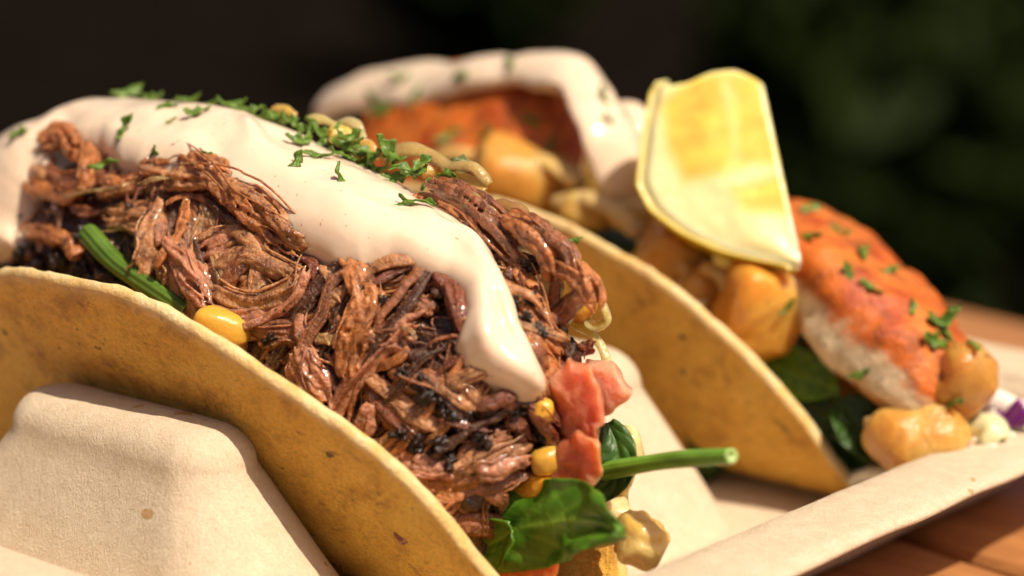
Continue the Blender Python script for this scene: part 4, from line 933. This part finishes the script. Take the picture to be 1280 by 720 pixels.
# lemon wedge: two cut faces meeting along the core edge, curved rind outside
def lemon():
    top, bot = plane_pt(951, 92, 1, 6.9), plane_pt(1003, 334, 1, 5.9)
    belly = plane_pt(795, 232, 1, 5.3)
    ax = unit(bot - top); L = np.linalg.norm(bot - top); mid = (top + bot) / 2
    rd = belly - mid; rd = rd - ax * (rd @ ax); rd = unit(rd); nd = np.cross(ax, rd)
    nd = nd if nd @ HV > 0 else -nd            # away from the camera
    root = thing('lemon_wedge', 'yellow lemon wedge standing between the two fish fillets', 'lemon', bot)
    n, m = 60, 22
    t = np.linspace(-1.13, 1, n)
    prof_t, prof_r = [], []
    for x, y in ((878, 72), (842, 88), (813, 114), (802, 170), (795, 232), (812, 264), (850, 292), (900, 315), (950, 327), (996, 334)):
        d = ray(x, y); q = CAM + d * (((mid - CAM) @ nd) / (d @ nd)) - mid
        prof_t.append((q @ ax) / (L / 2)); prof_r.append(q @ rd)
    rad_ = np.interp(t, prof_t, prof_r)
    for _ in range(2): rad_[1:-1] = (rad_[:-2] + rad_[1:-1] * 2 + rad_[2:]) / 4
    rad_ = np.maximum(rad_, .22)
    core = .42 * np.clip((-.86 - t) / .27, 0, 1) ** 1.4 
    W = rad(52)
    def pt(i, f, a, ins=0.0):
        r = max(rad_[i] * f - ins, 0); r = max(r, core[i] * (1 - f) + r * f) if ins == 0 else r
        return mid + ax * (t[i] * L / 2 + .05 * math.sin(f * 11) * max(0, -.9 - t[i]) * 3) + (rd * cos(a) + nd * sin(a)) * r
    # rind and pith shell
    G = np.array([[pt(i, 1, -.02 + (W + .04) * j / (m - 1)) for j in range(m)] for i in range(n)])
    Gi = np.array([[pt(i, 1, -.02 + (W + .04) * j / (m - 1), .16) for j in range(m)] for i in range(n)])
    V = np.concatenate([G.reshape(-1, 3), Gi.reshape(-1, 3)]); n1 = n * m; g_ = grid_faces(n, m)
    bd = [i * m for i in range(n)] + [(n - 1) * m + j for j in range(1, m)] + [i * m + m - 1 for i in range(n - 2, -1, -1)] + [j for j in range(m - 2, 0, -1)]
    S = np.array([[bd[k], bd[(k + 1) % len(bd)], bd[(k + 1) % len(bd)] + n1, bd[k] + n1] for k in range(len(bd))])
    c = np.array([(.78, .50, .030)] * n1 + [(.82, .72, .42)] * n1)
    part('rind', V, np.concatenate([g_, g_[:, ::-1] + n1, S]), M['lemon'], root, colr=c * (1 + .08 * fbm(V * 5, 4, 2))[:, None])
    # flesh body with cut faces, slightly sunk vesicles
    L_ = []; fr = np.linspace(0, 1, 26); Cc = []
    for i in range(1, n - 1):
        loop = []; cc = []
        ro = max(rad_[i] - .15, .05) / rad_[i]
        for f in fr:                          # front cut face, from core to rind
            p = pt(i, f * ro, .0)
            ves = min(1, f * 4) * .035 * fbm((p * np.array([3, 3, 3]))[None], 5, 3)[0]
            # white core and the membrane that crosses the face
            qx, qy = proj(p)
            s1 = poly_sd(np.array([qx]), np.array([qy]), [(826, 128), (868, 96), (946, 92), (978, 206), (936, 206), (922, 216), (856, 228), (834, 186)])[0]
            s2 = poly_sd(np.array([qx]), np.array([qy]), [(916, 236), (982, 218), (994, 268), (930, 266)])[0]
            w_ = 1 - float(smooth01((max(s1, s2) + 13) / 24)) * .97
            w_ = max(w_, .35 * math.exp(-((qx - 905 - (qy - 90) * .16) / 7) ** 2) if qy < 215 else 0)
            loop.append(p - nd * (ves * .6 + .07 * math.exp(-((f - .45) / .28) ** 2) * min(1, (1 - abs(t[i])) * 3 + .1 if t[i] > 0 else 1))); cc.append(np.array((.86, .57, .10)) * (1 + .2 * vnoise(np.array([[t[i] * 13 + f * 2, f * 3.2, 3.3]]), 4)[0]) * (1 - w_) + np.array((.90, .79, .42)) * w_)
        for a in np.linspace(0, W, 10)[1:-1]:
            loop.append(pt(i, ro, a)); cc.append(np.array((.82, .72, .42)))
        for f in fr[::-1]:
            p = pt(i, f * ro, W); loop.append(p + np.cross(ax, rd * cos(W) + nd * sin(W)) * 0); cc.append(np.array((.80, .52, .10)))
        L_.append(np.array(loop)); Cc += cc
    V, F = loft(L_, True, True, False)
    part('flesh', V, F, M['lemon'], root, colr=np.clip(np.array(Cc), 0, 1))
lemon()
# parsley on the rear taco
FR = [(665,152,30,6.0),(560,170,34,6.0),(470,125,40,6.6),(480,140,34,6.4),(520,120,40,6.6),(580,95,30,6.8),(455,150,40,6.3),(640,80,26,6.9),(610,170,28,6.0),(752,120,24,6.6),(1050,290,26,6.2),(1075,315,26,6.2),(1088,362,28,6.1),(1110,340,24,6.2),(1060,340,22,6.0),(1170,405,44,6.3),(1180,420,40,6.2),(1165,425,36,6.1),(1212,425,28,6.4),(1218,436,26,6.4),(1075,468,26,5.6),(1192,500,26,6.0),(1010,300,36,6.1),(985,382,24,5.5),(760,150,24,6.4),(1010,262,30,6.3),(1140,385,24,6.2),(500,100,30,6.9),(690,180,22,5.9),(1100,300,22,6.4)]
BVR = bvh(np.concatenate(REAR_V), REAR_F)
for k, (px, py, sz, y) in enumerate(FR):
    d = ray(px, py); h = BVR.ray_cast(Vector(CAM), Vector(d))
    if h[0] is None: continue
    n = np.array(h[1]); n = n if n @ d < 0 else -n; c = np.array(h[0]) + n * .03
    V, F = flake(c, unit(n + .3 * np.random.default_rng(k).normal(size=3)), sz * 1.1 / 82., 500 + k, k * 1.3)
    wh = 'on the rust orange fillet and its white sauce' if px < 800 else 'on the orange crusted fish right of the lemon'
    sw = 'large' if sz > 33 else ('tiny' if sz < 25 else 'curled')
    tag(mk('parsley_flake', V, F, M['parsley']), sw + ' green parsley flake ' + wh, 'parsley', 'parsley flakes on the rear taco')

# ------------------------------------------------------------------ dark garden behind the table
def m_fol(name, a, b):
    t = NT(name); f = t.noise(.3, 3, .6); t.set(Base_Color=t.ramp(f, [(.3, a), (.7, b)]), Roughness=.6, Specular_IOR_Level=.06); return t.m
M['shrub'] = m_fol('shrub_leaves', (.007, .013, .002), (.020, .032, .006))  # leaf greens kept very dark to carry the garden's shade in their colour
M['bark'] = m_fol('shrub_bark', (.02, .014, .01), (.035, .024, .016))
def shrub(c, r, h, nl, seed, label):
    g_ = np.random.default_rng(seed); root = thing('garden_shrub', label, 'shrub', (c[0], c[1], -75), 'shrubs in the dark garden')
    ps, rs = [], []
    for k in range(9):
        d = unit(g_.normal(size=3) * np.array([1, 1, .3]) + np.array([0, 0, 1.2])); e = np.array([c[0], c[1], -75]) + d * h * .8
        ps.append(path([np.array([c[0], c[1], -76]), np.array([c[0], c[1], -75]) * .5 + e * .5 + g_.normal(size=3) * 4, e], 8)); rs.append(np.linspace(1.4, .4, 8))
    V, F = tubes(ps, rs); part('stem', V, F, M['bark'], root)
    P = g_.normal(size=(nl, 3)); P = unit(P) * (g_.uniform(.15, 1, nl) ** .5)[:, None]; P = P * np.array([r, r, h / 2]) + np.array([c[0], c[1], -75 + h * .55])
    P = P[fbm(P / r * 2.2, seed, 2) > -.35]; nl = len(P)
    A = unit(g_.normal(size=(nl, 3))); B = unit(np.cross(A, g_.normal(size=(nl, 3)))); C_ = np.cross(A, B); s = g_.uniform(3, 6.5, nl)[:, None]
    V = np.stack([P - A * s, P + B * s * .45 + C_ * s * .12, P + A * s, P - B * s * .45 + C_ * s * .12], 1).reshape(-1, 3)
    part('foliage', V, np.arange(nl * 4).reshape(-1, 4), M['shrub'], root, smooth=False)
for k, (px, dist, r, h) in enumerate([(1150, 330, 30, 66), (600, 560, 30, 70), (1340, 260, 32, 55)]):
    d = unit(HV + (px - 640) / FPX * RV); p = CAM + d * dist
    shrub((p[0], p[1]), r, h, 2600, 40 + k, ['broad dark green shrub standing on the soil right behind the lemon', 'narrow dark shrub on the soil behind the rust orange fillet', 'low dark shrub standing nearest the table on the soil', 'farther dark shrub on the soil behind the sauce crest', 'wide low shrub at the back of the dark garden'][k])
